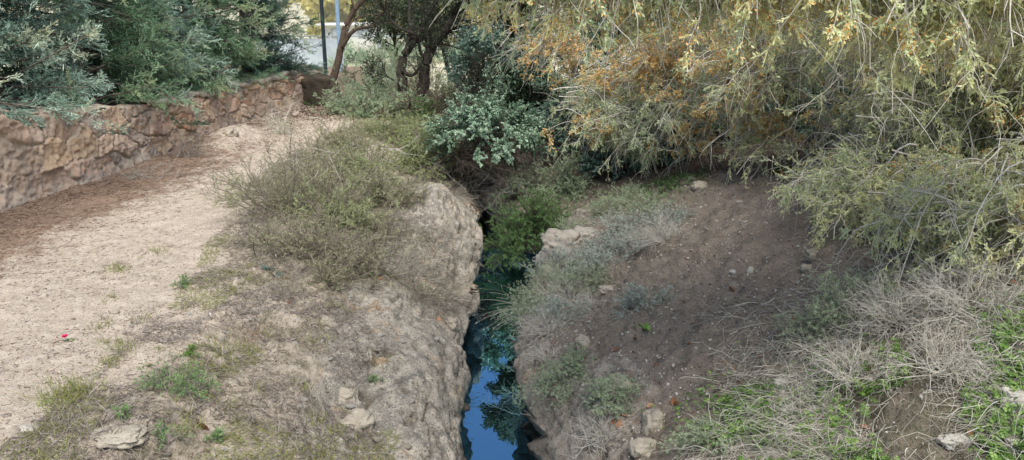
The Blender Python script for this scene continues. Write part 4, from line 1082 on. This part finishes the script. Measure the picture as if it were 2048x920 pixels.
    leafy = np.clip(1.0-.6*hole_, .1, 1)*np.clip(.55+.6*front, 0, 1)
    tw_ok = rng.random(len(k0)) < leafy[pi]; twl = tw[tw_ok]; pil = pi[tw_ok]
    k1, d1, pj = kids(twl, 8, .25, 1.0, .8, rng); fl = grow(k1, d1, rng.uniform(.035, .10, len(k1)), 3, .04, .14, rng)
    par = pil[pj]
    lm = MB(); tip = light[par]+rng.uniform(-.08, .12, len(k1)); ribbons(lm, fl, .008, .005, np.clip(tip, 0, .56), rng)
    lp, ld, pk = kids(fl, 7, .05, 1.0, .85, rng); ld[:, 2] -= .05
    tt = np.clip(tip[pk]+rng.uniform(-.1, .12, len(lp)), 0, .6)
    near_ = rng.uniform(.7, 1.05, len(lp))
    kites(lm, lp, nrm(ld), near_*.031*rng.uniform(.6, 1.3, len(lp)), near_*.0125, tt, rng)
    fo = lm.build('foliage', MAT['juniper'], root)
    # orange cone clusters
    Uc = U[::ns]; Vc = Vv[::ns]; fc = dep[::ns]-Yf(Uc)
    pw = .10+1.1*np.exp(-((Uc-1310)/260)**2)*sstep(330, 90, Vc)+.45*np.exp(-((Uc-1760)/200)**2-((Vc-100)/110)**2)+.45*np.exp(-((Uc-1300)/60)**2-((Vc-270)/60)**2)+.12*sstep(1650, 1800, Uc)
    cw = (rng.random(ncl) < pw*(.35+.65*warmn[::ns]*1.4))&(fc < 1.1)
    wsel = cw[ci][par]&(rng.random(len(k1)) < .66)
    oc = MB(); f2 = fl[wsel]; lp, ld, pk = kids(f2, 8, .1, 1.05, .9, rng)
    near_ = np.clip(lp[:, 1]/11, .55, 1.15)
    kites(oc, lp+rng.normal(size=lp.shape)*.012, ld, near_*.034*rng.uniform(.6, 1.3, len(lp)), near_*.019, rng.uniform(.0, 1.0, len(lp)), rng)
    oc.build('cone_clusters', MAT['cones'], fo, root=root)
juniper()

# ------------------------------------------------------------------ small plants, grass tufts
def tuft(name, label, base, n=70, L=.16, spread=.06, mat='grass', tint=(.3, .9), grav=.12, lean=(0, 0, 0), w=.004, group=None, seed=0, up=1.0, cat='grass tuft'):
    rng = np.random.default_rng(seed+int(abs(base[0]*331+base[1]*577))); base = np.asarray(base, float)
    p0 = base+rng.normal(size=(n, 3))*np.array([spread, spread, 0])
    for i in range(n): p0[i, 2] = base[2]-.01
    d = rng.normal(size=(n, 3))*.5+np.array([0, 0, up])+np.asarray(lean)
    b = grow(p0, d, L*rng.uniform(.45, 1.15, n), 5, grav, .08, rng)
    m = MB(); ribbons(m, b, w, w*.3, rng.uniform(tint[0], tint[1], n), rng)
    return tag(m.build(name, MAT[mat], None, origin=base), label, cat, group)

GT = [((140, 790), 240, .20, .10, 'grass', (.35, .85), 'largest olive green grass tuft on the pale bank at lower left'),
      ((115, 810), 140, .15, .07, 'grass', (.4, .85), 'yellow-green tuft fused to the left of the largest grass tuft'),
      ((140, 850), 220, .14, .12, 'drygrey', (.2, .9), 'grey dead grass clump just below the largest green tuft'),
      ((85, 868), 60, .10, .04, 'grass', (.3, .7), 'small olive tuft at the lower left of the grey dead clump'),
      ((235, 540), 90, .12, .06, 'grass', (.3, .8), 'olive tuft at the path edge halfway down the slope'),
      ((320, 503), 90, .10, .06, 'grass', (.4, .8), 'yellowish tuft topmost on the bare pale slope'),
      ((245, 700), 90, .12, .07, 'grass', (.3, .8), 'olive tuft right of the pink flower'),
      ((215, 730), 60, .10, .05, 'grass', (.3, .7), 'thin olive tuft below the one right of the pink flower'),
      ((285, 640), 60, .09, .05, 'grass', (.3, .8), 'short tuft on the slope between the flower and the cigarette'),
      ((190, 660), 50, .09, .05, 'grass', (.2, .7), 'brownish tuft just up the slope from the pink flower'),
      ((490, 675), 110, .16, .08, 'litter', (.4, 1), 'reddish brown dry weed clump right of the cigarette'),
      ((430, 560), 80, .10, .09, 'drygrey', (.2, .8), 'drab dry tuft right of the round green weed'),
      ((520, 590), 70, .12, .08, 'dry', (.2, .7), 'dry straw tuft near the dark leafy rosette'),
      ((840, 610), 150, .30, .12, 'dry', (.1, .6), 'shaggy dry grass hanging over the near rock edge'),
      ((880, 570), 90, .26, .08, 'dry', (.1, .6), 'dry grass fringe on the side of the rock knob'),
      ((800, 540), 160, .32, .14, 'dry', (.1, .7), 'dry grass mop on the slope left of the rock knob'),
      ((760, 480), 150, .32, .14, 'dry', (.1, .7), 'straw coloured grass clump uphill of the rock knob mop'),
      ((700, 560), 150, .30, .14, 'dry', (.1, .6), 'dry grass spilling below the low tangled scrub'),
      ((590, 580), 110, .24, .1, 'dry', (.1, .6), 'dry grass clump at the lower left end of the scrub'),
      ((720, 500), 120, .28, .14, 'dry', (.2, .7), 'pale straw clump between scrub and rock knob'),
      ]
for (uv, n, L, s, mt, tn, lb) in GT:
    tuft('grass_tuft', lb, g(*uv), n, L, s, mt, tn, group='grass tufts on the left bank', w=.005 if mt == 'grass' else .0035, grav=.12 if mt == 'grass' else .2, lean=(0, 0, 0) if L < .25 else (.35, -.2, 0))
SPR = []
for k in range(8):
    mt = 'grass' if k < 5 else 'drygrey'
    o = tuft('grass_sprig', 'x', (0.01*k, 0, 0), 34, .075 if k < 5 else .10, .028, mt, (.1, .8), w=.0045, seed=700+k); SPR.append((o.data, k)); bpy.data.objects.remove(o)
rs = np.random.default_rng(77); cnt = 0
while cnt < 90:
    u, v = rs.uniform(170, 720), rs.uniform(480, 915)
    if v < 470+(abs(u-400)*.25): continue
    p, nn = hit(u, v)
    if nn[2] < .6: continue
    d_, k = SPR[rs.integers(8)]
    o = bpy.data.objects.new('grass_sprig', d_); COL.objects.link(o); o.location = tuple(p); o.rotation_euler = (0, 0, rs.uniform(0, 6.28)); sc = rs.uniform(.6, 1.5); o.scale = (sc, sc, sc*rs.uniform(.6, 1)); cnt += 1
    if k < 5: tag(o, 'tiny olive grass sprig on the bare pale slope', 'grass sprig', 'tiny olive sprigs on the pale slope')
    else: tag(o, 'tiny dry grey sprig on the bare pale slope', 'grass sprig', 'tiny dry sprigs on the pale slope')
# long grass stems reaching over the water
def stems_over_water():
    rng = np.random.default_rng(3); b = g(1062, 628)
    n = 46; d = np.stack([rng.uniform(-1.2, -.4, n), rng.uniform(-.6, .3, n), rng.uniform(.1, .9, n)], -1)
    m = MB(); pts = grow(b+rng.normal(size=(n, 3))*.05, d, rng.uniform(.35, .75, n), 8, .13, .03, rng); ribbons(m, pts, .004, .002, rng.uniform(.3, .8, n), rng)
    h = MB(); kites(h, pts[:, -1], pts[:, -1]-pts[:, -2], .05, .01, rng.uniform(.2, .6, n), rng)
    root = thing('grass_tuft', 'spray of long arching grass stems leaning out over the water', 'grass tuft', b)
    m.build('stems', MAT['dry'], root); h.build('seed_heads', MAT['dry'], root)
stems_over_water()

def weed(label, base, n, L, mat='weed', leaf=(.022, .006), seed=0, up=.9, name='weed'):
    base = np.asarray(base, float)
    return shrub(name, label, 'weed', base, (L*.8, L*.8, L), n, 5, 9, leaf, mat, 'greytwig', tw=.4, rad=.0025, up=up, group='green weeds on the left bank')
weed('bushy dark green weed with feathery upright stems on the near left slope', g(340, 785), 26, .30, 'weed', (.03, .007))
weed('right-hand companion of the bushy dark green weed, smaller and denser', g(392, 790), 20, .20, 'weed', (.03, .007))
weed('small round green weed on the upper bare slope', g(364, 575), 16, .13)
weed('yellow-green seedling left of the dry twig bundle', g(382, 708), 10, .08, 'clover')
weed('small weed at the lower left slope above the frame edge', g(330, 885), 14, .14)
weed('tiny grey-green weed right of the big grass tuft', g(248, 835), 10, .09)
weed('green sprig beside the mossy patch on the near rock', g(752, 765), 10, .08)
weed('low weed below the bundle of dry twigs', g(430, 885), 12, .10)
weed('green sprig on the path edge beside the straggly scrub', g(455, 410), 14, .2, 'scrubgreen', (.03, .008))
weed('green sprig lower on the path edge beside the straggly scrub', g(465, 375), 12, .2, 'scrubgreen', (.03, .008))
weed('grass green patch at the wall foot near the boulder', g(625, 212), 16, .3, 'bright', (.05, .012))

def rosette(label, base, n, L, mat, seed=0, name='leafy_plant', w=.5):
    rng = np.random.default_rng(seed); base = np.asarray(base, float); a = rng.uniform(0, 6.28, n)
    d = np.stack([np.cos(a), np.sin(a), rng.uniform(.1, .8, n)], -1); m = MB()
    kites(m, base+d*.01+rng.normal(size=(n, 3))*np.array([L*.5, L*.5, .005]), d, L*rng.uniform(.5, 1.1, n), L*w, rng.uniform(.1, .8, n), rng, np.tile([0, 0, 1.], (n, 1)), fold=.15)
    return tag(m.build(name, MAT[mat], None, origin=base), label, 'plant')
rosette('dark green leafy rosette on the pale slope below the scrub', g(535, 540), 26, .07, 'teal', 1)
rosette('second darker rosette just right of the first', g(553, 552), 16, .05, 'teal', 2)
rosette('rosette with broad light green leaves on the soil under the sage bush', g(1300, 660), 20, .08, 'clover', 3)
rosette('strappy dark green leaf clump on the crest slope', g(1310, 400), 34, .22, 'bright', 4, w=.16)
rosette('green leaf clump under the juniper trunk in the shade', g(1575, 345), 40, .2, 'bright', 5, w=.3)

# ------------------------------------------------------------------ rocks
rock(1128, 500, (.46, .42, .34), 'large grey rock on the right lip beside the green gorge bush', 'rockgrey', 'rock', seed=3, sink=.5, rough=.36, k=18)
rock(1172, 470, (.22, .20, .13), 'small grey rock just uphill of the large grey lip rock', 'rockgrey', seed=4, sink=.5)
rock(1400, 378, (.15, .12, .10), 'lone pale boulder on the right crest below the juniper', 'rockpale', seed=6)
rock(1213, 580, (.10, .07, .05), 'flat pale stone at the left edge of the bare soil below the silver sage', 'rockpale', seed=7)
rock(1165, 692, (.09, .09, .10), 'upright grey stone on the near right lip', 'rockpale', seed=8)
rock(1565, 778, (.085, .07, .07), 'chunky white stone at the left end of the dry grass', 'rockwhite', seed=9)
rock(1508, 822, (.07, .06, .045), 'grey-white stone down the slope from the chunky white one', 'rockwhite', seed=10)
rock(1305, 855, (.11, .14, .15), 'tall creamy limestone outcrop low on the right slope', 'rockpale', seed=12)
rock(1290, 905, (.14, .12, .10), 'creamy limestone block at the bottom edge below the tall outcrop', 'rockpale', seed=13)
rock(1240, 775, (.13, .10, .07), 'grey-white rock half hidden by the minty bush', 'rockpale', seed=14)
rock(2035, 815, (.12, .10, .10), 'white rock at the right edge among clover', 'rockwhite', seed=15)
rock(1910, 885, (.11, .07, .05), 'flat white rock in clover near the bottom right corner', 'rockwhite', seed=16)
rock(2030, 890, (.08, .07, .05), 'small white rock in the bottom right corner', 'rockwhite', seed=17)
rock(1628, 512, (.10, .08, .08), 'grey stone at the top of the earth hollow under the juniper', 'rockpale', seed=18)
rock(1612, 540, (.07, .06, .055), 'smaller grey stone just below the one at the earth hollow', 'rockpale', seed=19)
rock(1500, 542, (.045, .04, .045), 'oval white stone on the upper bare soil', 'rockwhite', seed=20)
rock(1465, 545, (.045, .035, .025), 'flat white stone left of the oval white stone', 'rockwhite', seed=21)
rock(1530, 725, (.05, .035, .03), 'pale stone among dead leaves in the middle of the slope', 'rockpale', seed=22)
rock(240, 868, (.22, .16, .05), 'flat cream limestone slab at the bottom of the left bank', 'rockpale', seed=23, sink=.62)
rock(60, 860, (.07, .06, .035), 'white stone at the bottom left corner of the path', 'rockwhite', seed=24)
rock(715, 850, (.16, .16, .12), 'lichen covered limestone lump on the near left rock', 'rockpale', seed=25, sink=.5)
rock(690, 795, (.12, .11, .09), 'knobbly grey limestone lump above the lichen covered one', 'rockpale', seed=26, sink=.5)
rock(905, 655, (.10, .10, .12), 'jutting grey stone beside the orange-brown hollow at the brink', 'rockpale', seed=27, sink=.4)
rock(230, 626, (.05, .04, .025), 'flat grey stone on the path right of the faint wheel track', 'rockpale', seed=28)
rock(356, 424, (.05, .04, .025), 'dark reddish flat stone on the pale path', 'rockbrown', seed=29)
rock(460, 268, (.18, .22, .14), 'pale boulder sunk in the earth bank at the foot of the wall', 'rockpale', seed=30, sink=.45)

# loose stones, many alike
STM = []
for k in range(6):
    vv, q = rock_mesh((1, .8, .6), 40+k, 5, .25); m = MB(); m.add(vv, q)
    o = m.build('stone', MAT['rockwhite' if k % 2 else 'rockpale'], None); STM.append(o.data); bpy.data.objects.remove(o)
def scatter_stones(n, boxpx, label, group, smin, smax, seed):
    rng = np.random.default_rng(seed); c = 0
    for _ in range(n*3):
        u = rng.uniform(boxpx[0], boxpx[2]); v = rng.uniform(boxpx[1], boxpx[3])
        p, nn = hit(u, v)
        if nn[2] < .55: continue
        s = smin*(smax/smin)**(rng.random()**2.2)
        o = bpy.data.objects.new('stone', STM[rng.integers(6)]); COL.objects.link(o); o.location = (p[0], p[1], p[2]+s*.25)
        o.scale = (s, s*rng.uniform(.7, 1.2), s*rng.uniform(.6, 1)); o.rotation_euler = (rng.normal()*.3, rng.normal()*.3, rng.uniform(0, 6.28))
        tag(o, label, 'stone', group); c += 1
        if c >= n: break
scatter_stones(80, (1380, 430, 1900, 760), 'small whitish stone lying loose on the bare brown soil slope', 'whitish stones on the brown soil slope', .009, .028, 1)
scatter_stones(70, (0, 520, 560, 915), 'small cream stone lying loose on the pale sandy path and bank', 'cream stones on the pale path', .008, .028, 2)
scatter_stones(60, (560, 620, 900, 910), 'small pale stone bedded on the near limestone shelf', 'pale stones on the limestone shelf', .012, .055, 3)

# fallen leaves
def leaf_mesh(seed):
    rng = np.random.default_rng(seed); n = 7; t = np.linspace(0, 1, n); w = np.sin(t*math.pi)**.7*.32; w[0] = w[-1] = .01
    c = np.stack([t-.5, 0*t, .25*(t-.5)**2*rng.uniform(.3, 2)], -1)
    a = c+np.stack([0*t, w, w*rng.uniform(.2, .9)], -1); b = c+np.stack([0*t, -w, w*rng.uniform(.2, .9)], -1)
    m = MB(); m.add(np.stack([a, c, b], 1), grid_quads(n, 3), rng.uniform(.1, .9)); o = m.build('dead_leaf', MAT['deadleaf']); d = o.data; bpy.data.objects.remove(o); return d
LV = [leaf_mesh(i) for i in range(6)]
def leaf_at(u, v, s, label, group=None, rng=RNG):
    p, n = hit(u, v)
    o = bpy.data.objects.new('dead_leaf', LV[int(rng.integers(6))]); COL.objects.link(o); o.location = tuple(p+n*.012)
    o.rotation_euler = (rng.normal()*.35+math.atan2(n[1], n[2])*-1, rng.normal()*.35+math.atan2(n[0], n[2]), rng.uniform(0, 6.28)); o.scale = (s, s, s); tag(o, label, 'leaf', group)
for u, v in [(1275, 775), (1312, 732), (1450, 728), (1234, 702), (1745, 745), (1690, 793), (1468, 742), (1462, 582), (1330, 430), (1480, 770), (1350, 805), (1355, 812), (1240, 850), (1236, 858), (1250, 835), (1228, 845), (1520, 718), (1600, 690), (1535, 742), (1390, 650), (1272, 680), (1345, 470), (1730, 860), (1940, 870), (1760, 640), (2030, 570), (1300, 815), (1380, 690), (1590, 640), (1660, 740)]:
    leaf_at(u, v, RNG.uniform(.055, .085), 'curled orange-brown dead leaf lying on the right bank', 'dead leaves on the right bank')
leaf_at(1838, 688, .12, 'largest tan dead leaf, cupped upright on the dry grass mound')
leaf_at(400, 858, .10, 'dark red-brown dead leaf at the bottom of the left slope')
leaf_at(297, 733, .07, 'dark dead leaf left of the bushy green weed')
for u, v in [(760, 560), (700, 515), (530, 480), (720, 455), (640, 470), (575, 610), (875, 640)]:
    leaf_at(u, v, .07, 'brown dead leaf caught in the scrub of the left bank', 'dead leaves on the left bank')

# cigarette end and flower
p, n_ = hit(422, 632)
cg = thing('cigarette_end', 'thin white cigarette end lying on the pale slope among dry grass', 'litter', p)
a = p+np.array([-.018, .03, .012]); b = p+np.array([.014, -.028, .009]); c = b+(b-a)*.38
m = MB(); tubes(m, np.array([[a, (a+b)/2, b]]), .0065, .0065, 10); m.build('paper', MAT['paper'], cg, smooth=True)
m = MB(); tubes(m, np.array([[b+(b-a)*.001, c]]), .0066, .0066, 10); m.build('filter', MAT['filter'], cg, smooth=True)
p, n_ = hit(131, 684)
fl = thing('pink_flower', 'single magenta pink flower at the edge of the sandy path', 'flower', p)
m = MB(); tubes(m, np.array([[p, p+[.004, 0, .02], p+[0, .002, .045]]]), .002, .0015, 5); m.build('stem', MAT['weed'], fl)
m = MB(); k = 12; a = np.arange(k)*2*math.pi/6+np.where(np.arange(k) > 5, .5, 0); d = np.stack([np.cos(a), np.sin(a), np.where(np.arange(k) > 5, .9, .25)], -1)
kites(m, np.tile(p+[0, .002, .045], (k, 1)), d, .03, .024, .5, RNG, np.tile([0, 0, 1.], (k, 1)), fold=.15, mid=.6); m.build('petals', MAT['pink'], fl)
m = MB(); k = 7; a = np.arange(k)*.9; d = np.stack([np.cos(a), np.sin(a), 0*a+.25], -1); kites(m, np.tile(p+[.03, .02, .004], (k, 1)), d, .05, .016, .5, RNG, np.tile([0, 0, 1.], (k, 1))); m.build('leaves', MAT['weed'], fl)

# single sticks
def stick(label, pix, r, mat='twig', lift=.015, group=None):
    P = np.array([hit(u, v)[0]+[0, 0, lift] for u, v in pix]); P = catmull(P, 5); m = MB(); tubes(m, P[None], r, r*.5, 6)
    return tag(m.build('stick', MAT[mat], None, smooth=True, origin=P[0]), label, 'stick', group)
stick('forked pale bare stick lying across the middle of the brown soil', [(1470, 615), (1500, 608), (1530, 610), (1548, 600)], .006)
stick('thin pale stick on the soil above the forked one', [(1580, 580), (1610, 590), (1650, 575)], .005)
stick('long straw-coloured stem arching beside the dry grass mound', [(1640, 615), (1680, 640), (1712, 668)], .004)
stick('long thin twig trailing down the middle of the soil slope', [(1460, 672), (1500, 655), (1545, 648)], .004)
stick('dark thin twig across the pale left slope', [(550, 595), (585, 600), (625, 606)], .004, 'twigdark')
stick('grey stick lying in the scrub above the rock knob', [(668, 478), (690, 500), (705, 512)], .008, 'greytwig', .04)

# ------------------------------------------------------------------ ground cover that nobody could count
def lying(name, label, cat, xy, L, w, mat, tint, lift=.006, k=4, seed=0, tilt=.12, dirv=None, grav=.04, wig=.12):
    rng = np.random.default_rng(seed); p, n, ok = drape(xy, lift); p = p[ok]; n = n[ok]; N = len(p)
    d = rng.normal(size=(N, 3))
    if dirv is not None: d = d*.55+np.asarray(dirv)
    d = d-n*np.sum(d*n, 1, keepdims=True); d = nrm(d)+n*rng.uniform(-tilt*.2, tilt, N)[:, None]
    b = grow(p, d, L*rng.uniform(.4, 1.3, N), k, grav, wig, rng); m = MB(); ribbons(m, b, w*rng.uniform(.35, 1.0, N)*rng.choice([1, 1, 1.8], N), w*.4, rng.uniform(tint[0], tint[1], N), rng)
    return tag(m.build(name, MAT[mat]), label, cat, kind='stuff')

def region(n, fn, xr, yr, seed):
    rng = np.random.default_rng(seed); out = []; tot = 0
    while tot < n:
        q = np.stack([rng.uniform(*xr, n), rng.uniform(*yr, n)], -1)
        q = q[rng.random(n) < fn(q[:, 0], q[:, 1])]; out.append(q); tot += len(q)
    return np.concatenate(out)[:n]
def pn(x, y, s, sd): return vnoise(np.stack([x*s, y*s, 0*x], -1), sd)*.5+.5
xeY = lambda y: np.interp(y, PE[:, 1], PE[:, 0])
xlL = lambda y: np.interp(y, LIPL[:, 1], LIPL[:, 0])
xlR = lambda y: np.interp(y, LIPR[:, 1], LIPR[:, 0])

near = lambda y: np.clip((5.5/np.maximum(y, 3))**1.2, 0, 1)
lying('needle_litter', 'reddish brown needle litter on the path along the wall', 'litter',
      region(16000, lambda x, y: np.clip(1.25-(x-wallx(y))/1.9, 0, 1)*(x > wallx(y)+.05)*(.4+.6*pn(x, y, 1.2, 5)), (-7.2, -4), (7.5, 20), 1), .075, .006, 'litter', (.1, .95), seed=1)
lying('twig_litter', 'fine dark twig bits strewn over the pale sandy path', 'litter',
      region(14000, lambda x, y: (x < xeY(y)+.9)*near(y)*(.25+.75*pn(x, y, 2, 6)), (-7, -1.6), (3.5, 14), 2), .045, .005, 'litter', (.0, .7), seed=2)
lying('dry_grass_bits', 'dry grass and stem bits scattered on the near left bank', 'dry grass',
      region(27000, lambda x, y: (x > xeY(y)-.45)*(x < xlL(y)-.25-.8*pn(x, y, 1.9, 14))*near(y)*np.clip((pn(x, y, 2.4, 7)-.3)*4, 0.05, 1), (-3.6, -.4), (3.5, 13), 3), .09, .0055, 'drygrey', (-.25, .6), tilt=.6, seed=3)
lying('short_grass', 'sparse short olive grass on the pale left bank', 'grass',
      region(15000, lambda x, y: (x > xeY(y)-.5)*(x < xlL(y)-.5)*near(y)*np.clip((pn(x, y, 1.7, 8)-.5)*5, 0, 1), (-3.6, -.6), (3.5, 10), 4), .055, .005, 'grass', (.2, .8), tilt=1.4, seed=4)
lying('dry_grass', 'tangled dry grass among the scrub of the left bank', 'dry grass',
      region(18000, lambda x, y: (x > xeY(y)-.2)*(x < xlL(y)-.35+.3*pn(x, y, 3, 2))*(pn(x, y, 1.5, 9) > .35)*(gau(x, y, -1.0, 11.1, .75, 1.2) < .45), (-4.4, -.5), (8.2, 14.5), 5), .27, .005, 'dry', (-.1, .65), tilt=.9, k=5, dirv=(.5, -.3, 0), seed=5)
lying('dry_grass', 'thin dry strands and rootlets on the brown soil slope', 'dry grass',
      region(8000, lambda x, y: (x > xlR(y)+.2)*np.clip((6.5/np.maximum(y, 3)), 0, 1)*(.2+.8*pn(x, y, 1.3, 10)), (.1, 6.5), (3.5, 14), 6), .17, .003, 'dry', (.0, .6), tilt=.2, k=6, dirv=(-.5, -.3, 0), seed=6, wig=.2)
mound = lambda x, y: np.clip(1.5*gau(x, y, 3.3, 4.5, 1.25, 1.25)+.6*gau(x, y, 2.0, 4.2, .8, .9), 0, 1)
lying('dry_grass', 'thatch of long bleached dead grass combed down over the right mound', 'dry grass',
      region(24000, lambda x, y: mound(x, y)*np.clip((pn(x, y, 2.1, 11)-.3)*3.5, .06, 1), (1.2, 5.5), (3, 7), 7), .30, .0042, 'dry', (.3, 1.15), tilt=.5, k=7, dirv=(-.55, -.35, 0), grav=.08, lift=.015, wig=.24, seed=7)
lying('dry_grass', 'dry grey grass hanging on the right lip under the sage bushes', 'dry grass',
      region(5000, lambda x, y: np.clip(1-(x-xlR(y)-.1)/1.1, 0, 1)*(pn(x, y, 1.9, 12) > .35), (.1, 2.2), (6.5, 13.5), 8), .2, .0035, 'drygrey', (.1, 1), tilt=.8, k=5, dirv=(-.5, -.2, 0), seed=8)
# clover
def clover(label, n, fn, xr, yr, seed, mat='clover'):
    rng = np.random.default_rng(seed); p, nn, ok = drape(region(n, fn, xr, yr, seed)); p = p[ok]; nn = nn[ok]; n = len(p)
    p = p+nn*rng.uniform(.02, .10, n)[:, None]; m = MB(); a0 = rng.uniform(0, 6.28, n); t = rng.uniform(0, 1, n); s = rng.uniform(.5, 1.15, n)
    for k in range(3):
        a = a0+k*2.094; d = np.stack([np.cos(a), np.sin(a), rng.uniform(-.2, .25, n)], -1); d = d-nn*np.sum(d*nn, 1, keepdims=True)*.8
        kites(m, p, d, .02*s, .02*s, np.clip(t+rng.uniform(-.1, .1, n), 0, 1), rng, nn+rng.normal(size=nn.shape)*.25, fold=.12, mid=.62)
    return tag(m.build('clover', MAT[mat]), label, 'clover', kind='stuff')
clover('fresh green clover patches growing through the dead grass of the right mound', 8000,
       lambda x, y: np.clip(gau(x, y, 2.75, 3.9, .9, .55)*1.3, 0, 1)*np.clip((pn(x, y, 2.6, 21)-.48)*7, 0, 1), (1.3, 4.6), (3, 5.4), 31)
clover('low green clover on the slope left of the dry grass', 1800,
       lambda x, y: np.clip(gau(x, y, 1.75, 4.9, .35, .45)*1.3, 0, 1)*np.clip((pn(x, y, 3.5, 22)-.45)*6, 0, 1), (1, 2.8), (4, 6), 32)
clover('dark green ground cover on the right crest slope', 2500,
       lambda x, y: np.clip(gau(x, y, 2.1, 12, .7, .9)*1.3, 0, 1)*np.clip((pn(x, y, 2.5, 23)-.45)*6, 0, 1), (1, 3.4), (10, 14), 33, 'bright')
# gravel
def gravel(label, n, fn, xr, yr, smin, smax, mat, seed):
    rng = np.random.default_rng(seed); p, nn, ok = drape(region(n, fn, xr, yr, seed)); p = p[ok]; n = len(p)
    v, q = cube_sphere(3); s = smin*(smax/smin)**(rng.random(n)**2.5)
    sc = s[:, None]*rng.uniform(.6, 1.2, (n, 3)); V = v[None]*sc[:, None, :]*(1+.25*rng.normal(size=(n, len(v), 1)))+p[:, None, :]
    m = MB(); m.add(V, (q[None]+(np.arange(n)*len(v))[:, None, None]).reshape(-1, 4)); return tag(m.build('gravel', MAT[mat]), label, 'gravel', kind='stuff')
gravel('fine pale gravel on the sandy path and bank', 5000, lambda x, y: (x < xlL(y)-.2)*(x > wallx(y)+.1)*near(y), (-7, -.6), (3.5, 12), .004, .013, 'rockpale', 41)
gravel('fine whitish grit on the brown soil slope', 7000, lambda x, y: (x > xlR(y)+.35)*np.clip(6.5/np.maximum(y, 3), 0, 1), (.4, 6), (4, 13), .005, .016, 'rockwhite', 42)
# leaf litter
def leaflitter(label, n, fn, xr, yr, seed, s=.05):
    rng = np.random.default_rng(seed); p, nn, ok = drape(region(n, fn, xr, yr, seed), .008); p = p[ok]; nn = nn[ok]; n = len(p); m = MB()
    kites(m, p, rng.normal(size=(n, 3))*np.array([1, 1, .25]), s*rng.uniform(.5, 1.2, n), s*.5, rng.uniform(0, 1, n)*.8, rng, nn+rng.normal(size=nn.shape)*.35, fold=.2)
    return tag(m.build('leaf_litter', MAT['litter']), label, 'leaf litter', kind='stuff')
leaflitter('brown leaf litter in the shade under the juniper', 5000, lambda x, y: np.clip(gau(x, y, 3.2, 13.6, 2.6, 1.6)*1.2, 0, 1), (.8, 8), (10, 17), 51)
leaflitter('brown leaf litter in the hollow under the overhanging shrub', 2500, lambda x, y: np.clip(gau(x, y, -.8, 14.3, .6, 1.3)*1.2, 0, 1), (-2, .5), (12.6, 17), 52)
leaflitter('scattered brown leaf litter over the bare soil slope', 1500, lambda x, y: (x > xlR(y)+.3)*(pn(x, y, 1.6, 61) > .45), (.5, 5.5), (4, 12.5), 54, .04)
leaflitter('brown leaf litter at the far end of the path', 2500, lambda x, y: np.clip(gau(x, y, -4.8, 20.8, 1.1, 1.3)*1.2, 0, 1), (-6, -3), (18, 23.5), 53, .07)

# ------------------------------------------------------------------ light
SUN_EL, SUN_AZ = math.radians(60), math.radians(168)     # azimuth: from +Y, clockwise
w = bpy.data.worlds.new('World'); scene.world = w; w.use_nodes = True
nt = w.node_tree; bg = nt.nodes['Background']
sky = nt.nodes.new('ShaderNodeTexSky'); sky.sky_type = 'NISHITA'; sky.sun_disc = False
sky.sun_elevation = SUN_EL; sky.sun_rotation = SUN_AZ; sky.air_density = 1.0; sky.dust_density = .4; sky.ozone_density = 1.0
nt.links.new(sky.outputs[0], bg.inputs['Color']); bg.inputs['Strength'].default_value = .15
sl = bpy.data.lights.new('Sun', 'SUN'); sl.energy = 5.0; sl.angle = math.radians(42); sl.color = (1, .955, .875)
so = bpy.data.objects.new('Sun', sl); COL.objects.link(so)
dirs = Vector((math.sin(SUN_AZ)*math.cos(SUN_EL), math.cos(SUN_AZ)*math.cos(SUN_EL), math.sin(SUN_EL)))
so.rotation_euler = dirs.to_track_quat('Z', 'Y').to_euler(); so.location = (0, -5, 12)

cam = bpy.data.cameras.new('Camera'); cam.sensor_width = 36; cam.lens = FPX/2048*36; cam.clip_end = 2000; cam.clip_start = .05
co = bpy.data.objects.new('Camera', cam); COL.objects.link(co); co.location = tuple(CAM); co.rotation_euler = (math.pi/2-PITCH, 0, 0)
scene.camera = co
scene.view_settings.view_transform = 'Standard'; scene.view_settings.look = 'None'; scene.view_settings.exposure = 0
scene.render.resolution_x = 1024; scene.render.resolution_y = 460
